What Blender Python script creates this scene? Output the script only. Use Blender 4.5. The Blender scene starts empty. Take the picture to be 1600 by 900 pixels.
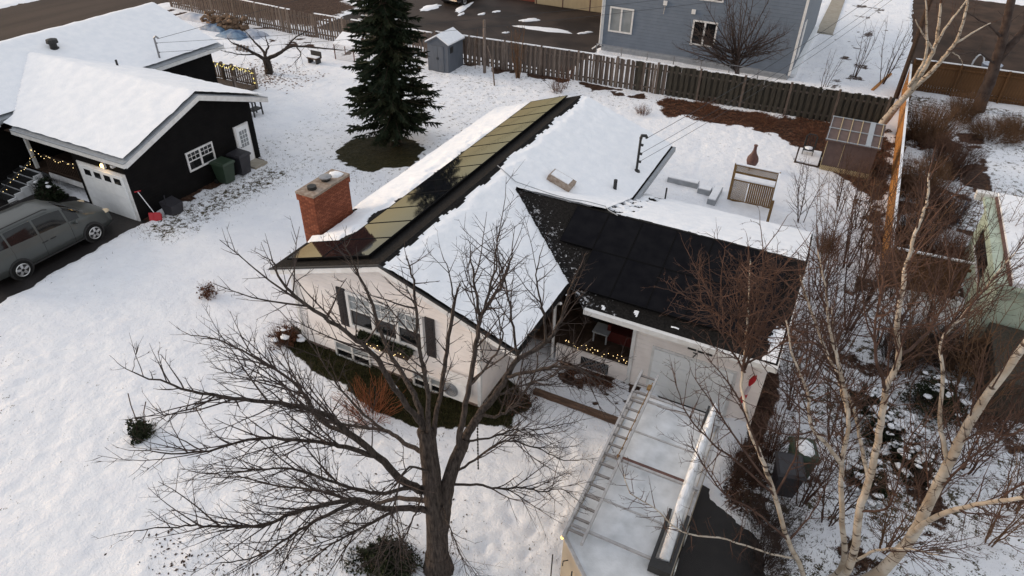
import bpy, math, random
from mathutils import Vector, Matrix, noise
random.seed(7)
rnd = random.random
def ru(a, b): return a + (b - a) * rnd()
sc = bpy.context.scene
col = sc.collection
# ------------------------------------------------------------------ camera
CAM_H, PITCH, ROLL, YAW, FPX = 14.0, math.radians(35.9), math.radians(1.2), math.radians(25.9), 1067.0
_f = Vector((-math.sin(YAW) * math.cos(PITCH), math.cos(YAW) * math.cos(PITCH), -math.sin(PITCH)))
_r0 = Vector((math.cos(YAW), math.sin(YAW), 0)); _u0 = _r0.cross(_f)
_r = _r0 * math.cos(ROLL) + _u0 * math.sin(ROLL); _u = -_r0 * math.sin(ROLL) + _u0 * math.cos(ROLL)
cd = bpy.data.cameras.new('camera'); cam = bpy.data.objects.new('camera', cd); col.objects.link(cam)
cd.sensor_width = 36; cd.lens = FPX / 1600 * 36; cd.clip_end = 3000; cd.clip_start = .1
cam.matrix_world = Matrix(((_r.x, _u.x, -_f.x, 0), (_r.y, _u.y, -_f.y, 0), (_r.z, _u.z, -_f.z, CAM_H), (0, 0, 0, 1)))
sc.camera = cam
# ------------------------------------------------------------------ world, sun, exposure
SUN_AZ = Vector((-.98, -.16, 0)).normalized(); SUN_EL = math.radians(17)
w = bpy.data.worlds.new('World'); sc.world = w; w.use_nodes = True
nt = w.node_tree; bg = nt.nodes['Background']
sky = nt.nodes.new('ShaderNodeTexSky'); sky.sky_type = 'NISHITA'; sky.sun_disc = False
sky.sun_elevation = math.radians(4.2); sky.sun_rotation = math.atan2(SUN_AZ.x, SUN_AZ.y)
sky.air_density = 1.0; sky.dust_density = 2.0; sky.ozone_density = 1.0
# a high cloud deck over a clear golden strip along the whole horizon
tcw = nt.nodes.new('ShaderNodeTexCoord'); sxw = nt.nodes.new('ShaderNodeSeparateXYZ'); nt.links.new(tcw.outputs['Generated'], sxw.inputs[0])
mrw = nt.nodes.new('ShaderNodeMapRange'); mrw.interpolation_type = 'SMOOTHSTEP'; mrw.inputs[1].default_value = .055; mrw.inputs[2].default_value = .13; mrw.inputs[4].default_value = .88; nt.links.new(sxw.outputs[2], mrw.inputs[0])
mxw = nt.nodes.new('ShaderNodeMixRGB'); mxw.inputs[2].default_value = (2.06, 2.11, 2.24, 1); nt.links.new(mrw.outputs[0], mxw.inputs[0]); hs = nt.nodes.new('ShaderNodeHueSaturation'); hs.inputs['Saturation'].default_value = .74; hs.inputs['Value'].default_value = 1.4; nt.links.new(sky.outputs[0], hs.inputs['Color']); nt.links.new(hs.outputs[0], mxw.inputs[1]); nt.links.new(mxw.outputs[0], bg.inputs['Color'])
bg.inputs['Strength'].default_value = .15
sd = bpy.data.lights.new('sun', 'SUN'); so = bpy.data.objects.new('sun', sd); col.objects.link(so)
sd.energy = .75; sd.angle = math.radians(20); sd.color = (1, .78, .55)
so.rotation_euler = (-(SUN_AZ * math.cos(SUN_EL) + Vector((0, 0, math.sin(SUN_EL))))).to_track_quat('-Z', 'Y').to_euler()
so.location = (-30, 20, 30)
vs = sc.view_settings; vs.view_transform = 'Standard'; vs.look = 'None'; vs.exposure = 1.38; vs.gamma = 1; vs.use_curve_mapping = False
sc.cycles.max_bounces = 6; sc.cycles.diffuse_bounces = 4
# ------------------------------------------------------------------ helpers
def ray(x, y): return _r * (x - 800) - _u * (y - 450) + _f * FPX
def gp(x, y, h=0.):
    d = ray(x, y); return Vector((0, 0, CAM_H)) + d * ((h - CAM_H) / d.z)
def yp(x, y, Y):
    d = ray(x, y); return Vector((0, 0, CAM_H)) + d * (Y / d.y)
def tp(x, y, base, dd=0.):
    hx, hy = -math.sin(YAW), math.cos(YAW); D = base[0] * hx + base[1] * hy + dd
    d = ray(x, y); return Vector((0, 0, CAM_H)) + d * (D / (d.x * hx + d.y * hy))
def fbm(x, y, s=1., o=3, z=0.): 
    return noise.fractal(Vector((x * s, y * s, z)), 1.0, 2.0, o)
def sst(a, b, x):
    t = min(1, max(0, (x - a) / (b - a))); return t * t * (3 - 2 * t)
M = {}
def mat(name, c, c2=None, rough=.7, scale=8., detail=4., bump=0., bscale=None, metal=0., stretch=(1, 1, 1), spec=None, ramp=(.35, .65), emit=None, extra=None):
    m = bpy.data.materials.new(name); m.use_nodes = True; n = m.node_tree; p = n.nodes['Principled BSDF']
    p.inputs['Roughness'].default_value = rough; p.inputs['Metallic'].default_value = metal
    if spec is None and rough >= .75: spec = .18
    if spec is not None: p.inputs['Specular IOR Level'].default_value = spec
    tc = n.nodes.new('ShaderNodeTexCoord'); mp = n.nodes.new('ShaderNodeMapping'); mp.inputs['Scale'].default_value = stretch
    n.links.new(tc.outputs['Object'], mp.inputs[0])
    p.inputs['Base Color'].default_value = (*c, 1)
    if c2:
        nz = n.nodes.new('ShaderNodeTexNoise'); nz.inputs['Scale'].default_value = scale; nz.inputs['Detail'].default_value = detail
        n.links.new(mp.outputs[0], nz.inputs[0])
        r = n.nodes.new('ShaderNodeValToRGB'); r.color_ramp.elements[0].position = ramp[0]; r.color_ramp.elements[1].position = ramp[1]
        r.color_ramp.elements[0].color = (*c, 1); r.color_ramp.elements[1].color = (*c2, 1)
        n.links.new(nz.outputs[0], r.inputs[0]); n.links.new(r.outputs[0], p.inputs['Base Color'])
    if bump:
        nb = n.nodes.new('ShaderNodeTexNoise'); nb.inputs['Scale'].default_value = bscale or scale * 3; nb.inputs['Detail'].default_value = 5
        n.links.new(mp.outputs[0], nb.inputs[0]); b = n.nodes.new('ShaderNodeBump'); b.inputs['Strength'].default_value = bump; b.inputs['Distance'].default_value = .03
        n.links.new(nb.outputs[0], b.inputs['Height']); n.links.new(b.outputs[0], p.inputs['Normal'])
    if emit:
        p.inputs['Emission Color'].default_value = (*emit[0], 1); p.inputs['Emission Strength'].default_value = emit[1]
    M[name] = m; return m
def siding(name, c, pitch, c2=None, rough=.6, depth=.012):
    m = mat(name, c, c2 or tuple(v * .85 for v in c), rough, 2.5); n = m.node_tree; p = n.nodes['Principled BSDF']
    tc = n.nodes.new('ShaderNodeTexCoord'); sp = n.nodes.new('ShaderNodeSeparateXYZ'); n.links.new(tc.outputs['Object'], sp.inputs[0])
    a = n.nodes.new('ShaderNodeMath'); a.operation = 'DIVIDE'; a.inputs[1].default_value = pitch; n.links.new(sp.outputs['Z'], a.inputs[0])
    f = n.nodes.new('ShaderNodeMath'); f.operation = 'FRACT'; n.links.new(a.outputs[0], f.inputs[0])
    iv = n.nodes.new('ShaderNodeMath'); iv.operation = 'SUBTRACT'; iv.inputs[0].default_value = 1; n.links.new(f.outputs[0], iv.inputs[1])
    b = n.nodes.new('ShaderNodeBump'); b.inputs['Strength'].default_value = 1; b.inputs['Distance'].default_value = depth
    n.links.new(iv.outputs[0], b.inputs['Height']); n.links.new(b.outputs[0], p.inputs['Normal']); return m
class MB:
    def __init__(s): s.v = []; s.f = []; s.mi = []; s.sm = False
    def add(s, vs, fs, mi=0):
        o = len(s.v); s.v += [tuple(v) for v in vs]; s.f += [tuple(i + o for i in f) for f in fs]; s.mi += [mi] * len(fs); return s
    def box(s, x0, y0, z0, x1, y1, z1, mi=0):
        return s.add([(x0, y0, z0), (x1, y0, z0), (x1, y1, z0), (x0, y1, z0), (x0, y0, z1), (x1, y0, z1), (x1, y1, z1), (x0, y1, z1)],
                     [(0, 3, 2, 1), (4, 5, 6, 7), (0, 1, 5, 4), (1, 2, 6, 5), (2, 3, 7, 6), (3, 0, 4, 7)], mi)
    def cbox(s, x, y, z, sx, sy, sz, mi=0): return s.box(x - sx / 2, y - sy / 2, z - sz / 2, x + sx / 2, y + sy / 2, z + sz / 2, mi)
    def bar(s, a, b, w, h=None, mi=0, up=(0, 0, 1)):
        a, b = Vector(a), Vector(b); h = h or w; d = (b - a).normalized(); u = Vector(up)
        if abs(d.dot(u)) > .98: u = Vector((1, 0, 0))
        r = d.cross(u).normalized() * w / 2; u2 = r.cross(d).normalized() * h / 2
        q = [a - r - u2, a + r - u2, a + r + u2, a - r + u2, b - r - u2, b + r - u2, b + r + u2, b - r + u2]
        return s.add(q, [(3, 2, 1, 0), (4, 5, 6, 7), (0, 1, 5, 4), (1, 2, 6, 5), (2, 3, 7, 6), (3, 0, 4, 7)], mi)
    def prism(s, pts, d, mi=0):
        n = len(pts); d = Vector(d); P = [Vector(p) for p in pts]
        return s.add(P + [p + d for p in P], [tuple(range(n))[::-1], tuple(range(n, 2 * n))] + [(i, (i + 1) % n, (i + 1) % n + n, i + n) for i in range(n)], mi)
    def tube(s, path, rad, n=6, mi=0, cap=True):
        P = [Vector(p) for p in path]; o = len(s.v); k = len(P)
        ref = None
        for i, p in enumerate(P):
            t = (P[min(i + 1, k - 1)] - P[max(i - 1, 0)])
            t = t.normalized() if t.length > 1e-6 else Vector((0, 0, 1))
            if ref is None: ref = Vector((1, 0, 0)) if abs(t.x) < .8 else Vector((0, 1, 0))
            a = (ref - t * ref.dot(t)).normalized(); ref = a; b = t.cross(a); r = rad[i] if hasattr(rad, '__len__') else rad
            for j in range(n):
                q = 2 * math.pi * j / n; c = p + (a * math.cos(q) + b * math.sin(q)) * r; s.v.append((c.x, c.y, c.z))
        for i in range(k - 1):
            for j in range(n):
                j2 = (j + 1) % n; s.f.append((o + i * n + j, o + i * n + j2, o + (i + 1) * n + j2, o + (i + 1) * n + j)); s.mi.append(mi)
        if cap and n > 3:
            s.f.append(tuple(o + j for j in range(n))[::-1]); s.mi.append(mi); s.f.append(tuple(o + (k - 1) * n + j for j in range(n))); s.mi.append(mi)
        return s
    def lathe(s, prof, c, n=12, mi=0):
        return s.tube([(c[0], c[1], c[2] + z + i * 1e-5) for i, (r, z) in enumerate(prof)], [max(r, .002) for r, z in prof], n, mi)
    def blob(s, c, rx, ry, rz, nu=8, nv=5, j=.15, mi=0, half=False):
        o = len(s.v); c = Vector(c)
        for i in range(nv + 1):
            th = math.pi * (i / nv) * (.5 if half else 1)
            for k in range(nu):
                ph = 2 * math.pi * k / nu; q = 1 + ru(-j, j)
                s.v.append((c.x + rx * q * math.sin(th) * math.cos(ph), c.y + ry * q * math.sin(th) * math.sin(ph), c.z + rz * q * math.cos(th)))
        for i in range(nv):
            for k in range(nu):
                k2 = (k + 1) % nu; s.f.append((o + i * nu + k, o + (i + 1) * nu + k, o + (i + 1) * nu + k2, o + i * nu + k2)); s.mi.append(mi)
        return s
    def mesh(s, name, mats):
        me = bpy.data.meshes.new(name); me.from_pydata(s.v, [], s.f)
        for m in (mats if isinstance(mats, (list, tuple)) else [mats]): me.materials.append(M[m] if isinstance(m, str) else m)
        if isinstance(mats, (list, tuple)) and len(mats) > 1: me.polygons.foreach_set('material_index', s.mi)
        if s.sm: me.polygons.foreach_set('use_smooth', [True] * len(me.polygons))
        me.update(); return me
    def build(s, name, mats, parent=None, label=None, cat=None, group=None, kind=None, smooth=False):
        s.sm = smooth or s.sm; me = s.mesh(name, mats); return link(name, me, parent, label, cat, group, kind)
def link(name, me, parent=None, label=None, cat=None, group=None, kind=None, loc=None, rz=None):
    o = bpy.data.objects.new(name, me); col.objects.link(o)
    if parent is not None:
        o.parent = parent
        if me is not None and loc is None: o.matrix_parent_inverse = Matrix.Translation(-parent.location) if parent.rotation_euler.z == 0 else Matrix()
    if loc is not None: o.location = loc
    if rz is not None: o.rotation_euler = (0, 0, rz)
    return tag(o, label, cat, group, kind)
def tag(o, label=None, cat=None, group=None, kind=None):
    if label: o['label'] = label
    if cat: o['category'] = cat
    if group: o['group'] = group
    if kind: o['kind'] = kind
    return o
def thing(name, label, cat, loc=(0, 0, 0), group=None, rz=0):
    o = bpy.data.objects.new(name, None); col.objects.link(o); o.location = loc; o.rotation_euler = (0, 0, rz); o.empty_display_size = .2
    return tag(o, label, cat, group)
# parts built in world coordinates: children keep world positions (parent inverse set in link)
# parts built in local coordinates: use LB(...)
def LB(mb, name, mats, parent, smooth=False, kind=None, label=None):
    mb.sm = smooth or mb.sm; me = mb.mesh(name, mats); o = bpy.data.objects.new(name, me); col.objects.link(o); o.parent = parent
    return tag(o, label, None, None, kind)
def wpos(o):
    q = Vector(o.location)
    if o.parent: q = q + o.matrix_parent_inverse.translation + wpos(o.parent)
    return q
def piece(name, me, parent, loc, rot=None, scale=None):
    o = bpy.data.objects.new(name, me); col.objects.link(o); o.parent = parent
    o.location = Vector(loc) - wpos(parent)
    if rot: o.rotation_euler = rot
    if scale: o.scale = scale
    return o
def copy_tree(o, parent=None):
    c = o.copy(); col.objects.link(c); c.parent = parent
    for ch in list(o.children): copy_tree(ch, c)
    return c
# ------------------------------------------------------------------ materials
mat('roofsnow', (.80, .82, .86), (.86, .87, .90), .75, 3, bump=.5, bscale=14)
mat('snowcap', (.78, .80, .84), (.86, .87, .9), .75, 6, bump=.5, bscale=20)
mat('shingle', (.006, .0055, .0055), (.017, .0155, .015), .95, 18, bump=.5, bscale=50, spec=.15)
mat('panelglass', (.004, .005, .007), (.008, .009, .012), .07, 3, spec=.3)
mat('panelglass2', (.005, .005, .007), (.009, .009, .011), .25, 3, spec=.12)
mat('panelframe', (.006, .006, .007), None, .7, spec=.05)
mat('brick', (.27, .085, .045), (.16, .05, .03), .85, 14, bump=.4, bscale=60)
mat('brick2', (.34, .12, .065), (.22, .07, .04), .85, 14, bump=.4, bscale=60)
mat('mortar', (.30, .22, .17), (.22, .16, .13), .9, 20)
mat('chimcap', (.24, .18, .14), (.36, .30, .25), .9, 9, bump=.4)
siding('whitesiding', (.84, .78, .75), .15, (.76, .70, .67), .6, .04)
siding('blacksiding', (.0045, .0042, .0045), .12, (.007, .0065, .0065), .8, .008); M['blacksiding'].node_tree.nodes['Principled BSDF'].inputs['Specular IOR Level'].default_value = .12
siding('bluesiding', (.125, .155, .20), .2, (.108, .136, .178), .6, .06)
siding('paledoor', (.60, .63, .64), .53, (.54, .57, .58), .5, .01)
siding('greensiding', (.46, .53, .43), .12, (.36, .43, .34), .6, .03)
mat('whitetrim', (.72, .72, .72), (.62, .61, .60), .5, 5)
mat('whitepaint', (.82, .84, .86), (.76, .78, .80), .5, 4)
mat('greytrim', (.33, .35, .38), (.26, .28, .3), .5, 6)
mat('black', (.012, .012, .013), (.02, .02, .02), .6, 9)
mat('shutter', (.016, .013, .015), (.025, .02, .022), .6, 9)
mat('glass', (.006, .007, .008), (.012, .013, .014), .08, 1.5, spec=.45)
mat('paleglass', (.20, .22, .23), (.30, .32, .33), .25, 1.2, spec=.6)
mat('foundation', (.36, .27, .23), (.28, .2, .17), .9, 6, bump=.3)
mat('darkwood', (.040, .026, .019), (.065, .042, .03), .8, 6, stretch=(1, 1, 6))
mat('asphalt', (.008, .0065, .0065), (.015, .012, .012), .55, 3, bump=.3, bscale=60)
mat('lotasphalt', (.048, .035, .029), (.022, .016, .014), .75, .35, detail=8, bump=.25, bscale=40, ramp=(.4, .6))
mat('dirtlot', (.075, .047, .034), (.038, .025, .019), 1.0, .6, detail=9, bump=.3, bscale=12)
mat('street', (.060, .042, .033), (.036, .025, .020), .8, .5, detail=7, bump=.2, bscale=40, stretch=(1, .15, 1))
mat('cedar', (.46, .22, .065), (.30, .13, .04), .8, 7, stretch=(3, 3, .6), bump=.2)
mat('brownfence', (.13, .068, .032), (.09, .045, .02), .85, 6, stretch=(3, 3, .6), bump=.2)
mat('oldwood', (.17, .135, .115), (.085, .066, .056), .9, 5, stretch=(4, 4, .7), bump=.3)
mat('oldwood2', (.22, .18, .155), (.12, .095, .08), .9, 5, stretch=(4, 4, .7), bump=.3)
mat('mosswood', (.075, .066, .052), (.042, .038, .032), .9, 5, stretch=(4, 4, .7), bump=.3)
mat('timber', (.16, .10, .07), (.085, .055, .04), .9, 5, stretch=(.7, 4, 4), bump=.3)
mat('screenwood', (.24, .15, .065), (.15, .09, .04), .85, 7, bump=.2)
mat('bark', (.018, .014, .012), (.082, .066, .058), .95, 9, detail=6, stretch=(2.6, 2.6, .5), bump=1.0, bscale=16, ramp=(.3, .7))
mat('twig', (.034, .025, .022), (.066, .050, .045), .9, 4)
mat('redtwig', (.052, .029, .022), (.092, .054, .041), .9, 4)
mat('darktwig', (.045, .031, .027), (.075, .055, .048), .9, 4)
mat('browntwig', (.095, .054, .032), (.16, .092, .054), .9, 4)
mat('orangestem', (.27, .10, .045), (.18, .06, .028), .9, 4)
mat('leafbrown', (.07, .028, .017), (.14, .064, .036), .9, 3)
mat('evergreen', (.010, .016, .008), (.030, .036, .016), .8, 3)
mat('needle', (.010, .017, .009), (.022, .031, .015), .75, 2)
mat('needleb', (.016, .023, .011), (.034, .038, .019), .75, 2)
mat('sprucebark', (.05, .035, .027), (.09, .066, .052), .9, 8, bump=.6)
m = mat('birch', (.33, .265, .20), (.52, .46, .39), .75, 3, bump=.3, bscale=25)
n = m.node_tree; p = n.nodes['Principled BSDF']; tc = n.nodes.new('ShaderNodeTexCoord'); mp = n.nodes.new('ShaderNodeMapping'); mp.inputs['Scale'].default_value = (1.5, 1.5, 7)
nz = n.nodes.new('ShaderNodeTexNoise'); nz.inputs['Scale'].default_value = 2.2; nz.inputs['Detail'].default_value = 5; rp = n.nodes.new('ShaderNodeValToRGB')
rp.color_ramp.elements[0].position = .57; rp.color_ramp.elements[1].position = .66; mx = n.nodes.new('ShaderNodeMixRGB'); mx.inputs[2].default_value = (.075, .052, .04, 1)
src = p.inputs['Base Color'].links[0].from_socket
n.links.new(tc.outputs['Object'], mp.inputs[0]); n.links.new(mp.outputs[0], nz.inputs[0]); n.links.new(nz.outputs[0], rp.inputs[0]); n.links.new(rp.outputs[0], mx.inputs[0]); n.links.new(src, mx.inputs[1]); n.links.new(mx.outputs[0], p.inputs['Base Color'])
mat('vanpaint', (.066, .072, .070), (.074, .080, .078), .32, 2, metal=.3)
mat('carblack', (.012, .012, .014), None, .3)
mat('tyre', (.012, .012, .012), None, .85)
mat('rim', (.55, .55, .55), None, .35, metal=.8)
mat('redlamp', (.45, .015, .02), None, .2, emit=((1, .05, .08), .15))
mat('amber', (.5, .2, .02), None, .2, emit=((1, .5, .08), 2.5))
mat('headlamp', (.6, .5, .35), None, .15)
mat('binGreen', (.020, .038, .022), (.026, .046, .028), .5, 3)
mat('binGrey', (.020, .019, .024), (.028, .027, .033), .5, 3)
mat('redplastic', (.42, .018, .03), None, .45)
mat('flagred', (.50, .015, .02), (.4, .012, .018), .7, 9)
mat('flagwhite', (.6, .52, .55), None, .8)
mat('metal', (.30, .30, .31), (.22, .22, .23), .4, 9, metal=.7)
mat('alu', (.46, .45, .45), (.34, .33, .33), .5, 8, metal=.35)
mat('rung', (.20, .18, .17), (.28, .26, .25), .6, 8, metal=.3)
mat('trailerroof', (.47, .49, .51), (.66, .68, .71), .5, 2.6, detail=10, bump=.15, bscale=30)
mat('cream', (.45, .38, .27), (.38, .31, .22), .5, 2)
mat('creamwall', (.50, .40, .25), (.42, .33, .21), .8, 2, stretch=(1, 1, .3))
mat('redwall', (.22, .06, .04), None, .8)
mat('pvc', (.66, .67, .68), (.50, .51, .53), .35, 6)
mat('bulb', (1, .75, .35), None, .4, emit=((1, .74, .34), 1.2))
mat('coolbulb', (1, .85, .5), None, .4, emit=((.9, .75, .2), 1.0))
mat('lampglow', (1, .7, .3), None, .4, emit=((1, .60, .16), 4))
mat('shedgrey', (.10, .115, .14), (.085, .098, .12), .6, 5, stretch=(1, 1, .3))
mat('tarpblue', (.05, .10, .19), (.16, .25, .36), .5, 2.2, bump=.6, bscale=5)
mat('tarpwhite', (.45, .47, .52), (.3, .34, .42), .6, 2.2, bump=.6, bscale=5)
mat('woodcut', (.26, .17, .11), (.12, .08, .055), .85, 6)
mat('rust', (.085, .035, .03), (.13, .06, .045), .6, 8)
mat('corrbrown', (.085, .052, .045), (.11, .07, .06), .6, 4)
mat('corrpale', (.30, .33, .36), None, .5)
mat('lattice', (.45, .36, .22), None, .8)
mat('concrete', (.36, .33, .28), (.30, .27, .22), .85, 4, bump=.2)
mat('stepsnow', (.62, .64, .68), (.5, .52, .56), .8, 5)
mat('wire', (.02, .02, .022), None, .6)
mat('whitewire', (.5, .47, .45), None, .7)
mat('grass', (.022, .028, .008), (.05, .048, .018), .9, 3)
mat('deadgrass', (.055, .042, .028), (.11, .085, .055), .9, 3)
mat('cushion', (.07, .014, .012), None, .8)

for nm, io, ro in (('panelglass', 1.5, .05), ('panelglass2', 1.12, .2)):
    n = M[nm].node_tree; p = n.nodes['Principled BSDF']; out_ = n.nodes['Material Output']; p.inputs['Specular IOR Level'].default_value = 0; p.inputs['Roughness'].default_value = .6
    gl = n.nodes.new('ShaderNodeBsdfGlossy'); gl.inputs['Roughness'].default_value = ro; fr = n.nodes.new('ShaderNodeFresnel'); fr.inputs[0].default_value = io; ms = n.nodes.new('ShaderNodeMixShader')
    n.links.new(fr.outputs[0], ms.inputs[0]); n.links.new(p.outputs[0], ms.inputs[1]); n.links.new(gl.outputs[0], ms.inputs[2]); n.links.new(ms.outputs[0], out_.inputs[0])
# ================================================================== GROUND
STREET = [(-59.5, -40), (-51.5, -40), (-51.0, 26), (-50.5, 39.0), (-49, 62), (-59.5, 62)]
LOT = [(-35.5, 39.4), (-15.7, 39.4), (-15.7, 62), (-36.5, 62)]
BDRIVE = [(-31.2, 2.0), (-22.6, 6.8), (-23.1, 9), (-23.25, 12.6), (-23.4, 14.6), (-31.2, 14.6)]
MDRIVE = [(-2.3, 3.0), (1.65, 3.0), (1.5, 10.5), (.9, 11.3), (-.25, 11.75), (-.45, 14.7), (-2.3, 14.7)]
RLOT = [(3.6, 48.2), (16, 48.2), (16, 75), (3.3, 75)]
def inpoly(x, y, P):
    c = False; j = len(P) - 1
    for i in range(len(P)):
        xi, yi = P[i]; xj, yj = P[j]
        if (yi > y) != (yj > y) and x < (xj - xi) * (y - yi) / (yj - yi) + xi: c = not c
        j = i
    return c
def pdist(x, y, P):
    d = 1e9; j = len(P) - 1
    for i in range(len(P)):
        ax, ay = P[j]; bx, by = P[i]; vx, vy = bx - ax, by - ay; L = vx * vx + vy * vy
        t = max(0, min(1, ((x - ax) * vx + (y - ay) * vy) / L)) if L else 0
        d = min(d, math.hypot(x - ax - t * vx, y - ay - t * vy)); j = i
    return -d if inpoly(x, y, P) else d
BARE = [(STREET, (-62, -48, -45, 65)), (LOT, (-38, -14, 38, 64)), (BDRIVE, (-33, -21, 0, 16)), (MDRIVE, (-4, 3, 2, 16)), (RLOT, (2, 18, 47, 77))]
LEAFBED = [(-9.2, 37.2), (-8.0, 35.3), (-4.5, 36.0), (-1.5, 35.3), (-.2, 34.1), (.2, 32.4), (1.4, 31.6), (2.2, 30.6), (2.75, 26.0), (2.95, 26.0), (2.95, 39.2), (-9, 37.9)]
FRONTBED = [(-13.6, 12.2), (-13.5, 11.4), (-12.0, 11.0), (-10.5, 10.6), (-9.2, 10.3), (-7.8, 10.55), (-6.4, 11.1), (-5.6, 11.6), (-5.5, 12.6), (-6.6, 13.2), (-6.6, 11.9), (-12.7, 11.9)]
FARGRASS = [(-50.8, 39.0), (-35.6, 39.0), (-36, 46), (-44, 49.5), (-50, 47)]
SIDEB = [(.25, 14.2), (.62, 14.2), (.6, 21.3), (.25, 21.3)]
SIDEC = [(.0, 12.0), (1.0, 11.6), (1.75, 10.4), (2.1, 10.6), (1.2, 12.2), (.9, 13.9), (.2, 14.3)]
def masks(x, y):
    r = g = b = 0.
    j = fbm(x, y, .9, 3, 5) * .45
    if -11 < x < 4.5 and 24 < y < 40: r = max(r, sst(.45, -.45, pdist(x, y, LEAFBED) + j * 1.5) - .3 * sst(.1, .5, fbm(x, y, 1.1, 3, 12)))
    if -16 < x < -4 and 8 < y < 15: g = max(g, sst(.25, -.2, pdist(x, y, FRONTBED) + j * .6))
    if -52 < x < -34 and 38 < y < 51: r = max(r, .75 * sst(.8, -.8, pdist(x, y, FARGRASS) + j * 2))
    if -1 < x < 4 and 9 < y < 23: r = max(r, sst(.2, -.2, pdist(x, y, SIDEB) + j * .5), .62 * sst(.3, -.3, pdist(x, y, SIDEC) + j))
    d = math.hypot((x + 18.9) / 1.0, (y - 24.25) / 1.0); g = max(g, sst(2.45, 1.6, d + j * .9 + .3 * fbm(x, y, 3.5, 3, 4)))
    # sparse / trampled / grass showing through
    if -24 < x < -16 and 12 < y < 22: b = max(b, .72 * sst(2.3, .2, abs((x + 22.0) + (y - 16) * -.05)) * sst(12.5, 14.5, y) * sst(22.5, 20, y))
    if -24.5 < x < -22.9 and 14.4 < y < 21: r = max(r, sst(.1, .5, fbm(x, y, 1.3, 3, 2) + .55 * sst(-22.8, -23.3, x)))
    b = max(b, .5 * sst(3.0, .8, math.hypot(x + 7.0, (y - 6.4) * 1.1)))
    b = max(b, .36 * sst(4.5, 1.5, math.hypot(x + 8.4, (y - 4.4))))
    b = max(b, .55 * sst(2.4, .5, math.hypot(x + 31, y - 29.2)))
    if x > 3.1 and y < 46: b = max(b, .6 + .28 * fbm(x, y, .35, 2, 8)); 
    if .5 < x < 3.2 and y < 22: b = max(b, .58 + .25 * fbm(x, y, .8, 3, 2))
    if 1.6 < x < 9 and 8 < y < 24: r = max(r, .62 * sst(.1, .5, fbm(x, y, .55, 4, 21)))
    if 3.1 < x < 7 and 24 < y < 41: r = max(r, sst(.0, .35, fbm(x, y, .5, 3, 4) + .1))
    if -4 < x < 3.3 and 42 < y < 75: r = max(r, .6 * sst(.05, .45, fbm(x, y, .8, 4, 3) - .25 * abs(x - 0.2) + .12)); b = max(b, .35)
    if -24 < x < -9 and 35 < y < 38.2: b = max(b, .45); 
    if -22 < x < -4 and 36.9 < y < 38.2: r = max(r, sst(.1, .4, fbm(x, y, .8, 3, 2) + .12 + .2 * sst(37.0, 38, y)))
    if -48 < x < -24 and 35 < y < 38: b = max(b, .4); r = max(r, sst(.15, .4, fbm(x, y, .8, 3, 2) + .2 * sst(36.8, 37.6, y)))
    if -20 < x < -5.5 and 6.9 < y < 11: b = max(b, .05)
    if -5.6 < x < -2.9 and 13.3 < y < 14.7: r = max(r, sst(.0, .3, fbm(x, y, 1.6, 3, 2) - .1 + .5 * sst(14.0, 14.5, y)))
    if -3.8 < x < -2.6 and 7 < y < 12.5: b = max(b, .3)
    b = max(b, .22 + .26 * fbm(x, y, .12, 2, 1)); b = max(b, .46 * sst(-27, -24, x) * sst(-13.5, -16, x) * sst(17, 22, y))
    return r, g, b
FOOT = {}
def foot(x, y, a):
    for i in (-1, 0, 1):
        for j in (-1, 0, 1): FOOT.setdefault((int(x * 2) + i, int(y * 2) + j), []).append((x, y, math.cos(a), math.sin(a)))
def trail(pts, step=.36):
    for k in range(len(pts) - 1):
        (ax, ay), (bx, by) = pts[k], pts[k + 1]; L_ = math.hypot(bx - ax, by - ay); a = math.atan2(by - ay, bx - ax)
        for i in range(int(L_ / step)):
            s_ = .13 * (1 if i % 2 else -1); foot(ax + (bx - ax) * i * step / L_ - s_ * math.sin(a) + ru(-.04, .04), ay + (by - ay) * i * step / L_ + s_ * math.cos(a) + ru(-.04, .04), a + ru(-.3, .3))
trail([(-17.9, 4.6), (-18.55, 6.2), (-19.2, 8.8), (-20.6, 12.2), (-21.6, 15.5), (-21.9, 20.2)], .42); trail([(-22.1, 15.2), (-21.2, 18), (-20.2, 22.5), (-21, 27.5)]); trail([(-3.3, 7.2), (-3.6, 9.5), (-4.4, 11.6), (-5.2, 12.6)]); trail([(-4.6, 8.2), (-4.0, 10.4), (-3.4, 12.4)]); trail([(-6.3, 8.8), (-8.5, 9.3), (-12.5, 9.6), (-15, 10.6)])
trail([(1.9, 15.2), (2.0, 19.4), (1.6, 23.4), (-.8, 26.2)]); trail([(-2.0, 26.4), (-4.4, 29.5), (-9.5, 31.5), (-14, 33.6), (-20.5, 34.6)])
for _ in range(110): foot(ru(-4.9, -2.7), ru(6.6, 12.7), ru(0, 6.3))
for _ in range(120): foot(-21.9 + random.gauss(0, .6), ru(13.8, 21.5), ru(0, 6.3))
for _ in range(50): foot(ru(.9, 2.6), ru(13, 20), ru(0, 6.3))
def gheight(x, y):
    zz = .07 + .03 * fbm(x, y, .35, 2) + .026 * fbm(x, y, 1.6, 3, 3) + .018 * fbm(x * .8 + y * .5, y * 1.3 - x * .5, 3.4, 2, 6)
    for fx, fy, ca, sa in FOOT.get((int(x * 2), int(y * 2)), ()):
        u, v = (x - fx) * ca + (y - fy) * sa, -(x - fx) * sa + (y - fy) * ca; zz -= .05 * math.exp(-(u * u / .022 + v * v / .008))
    for P, (x0, x1, y0, y1) in BARE:
        if x0 < x < x1 and y0 < y < y1:
            d = pdist(x, y, P) + .16 * fbm(x, y, 1.7, 3, 9)
            zz = zz * sst(-.02, .22, d) - .04 * sst(.05, -.1, d)
    return zz
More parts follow.
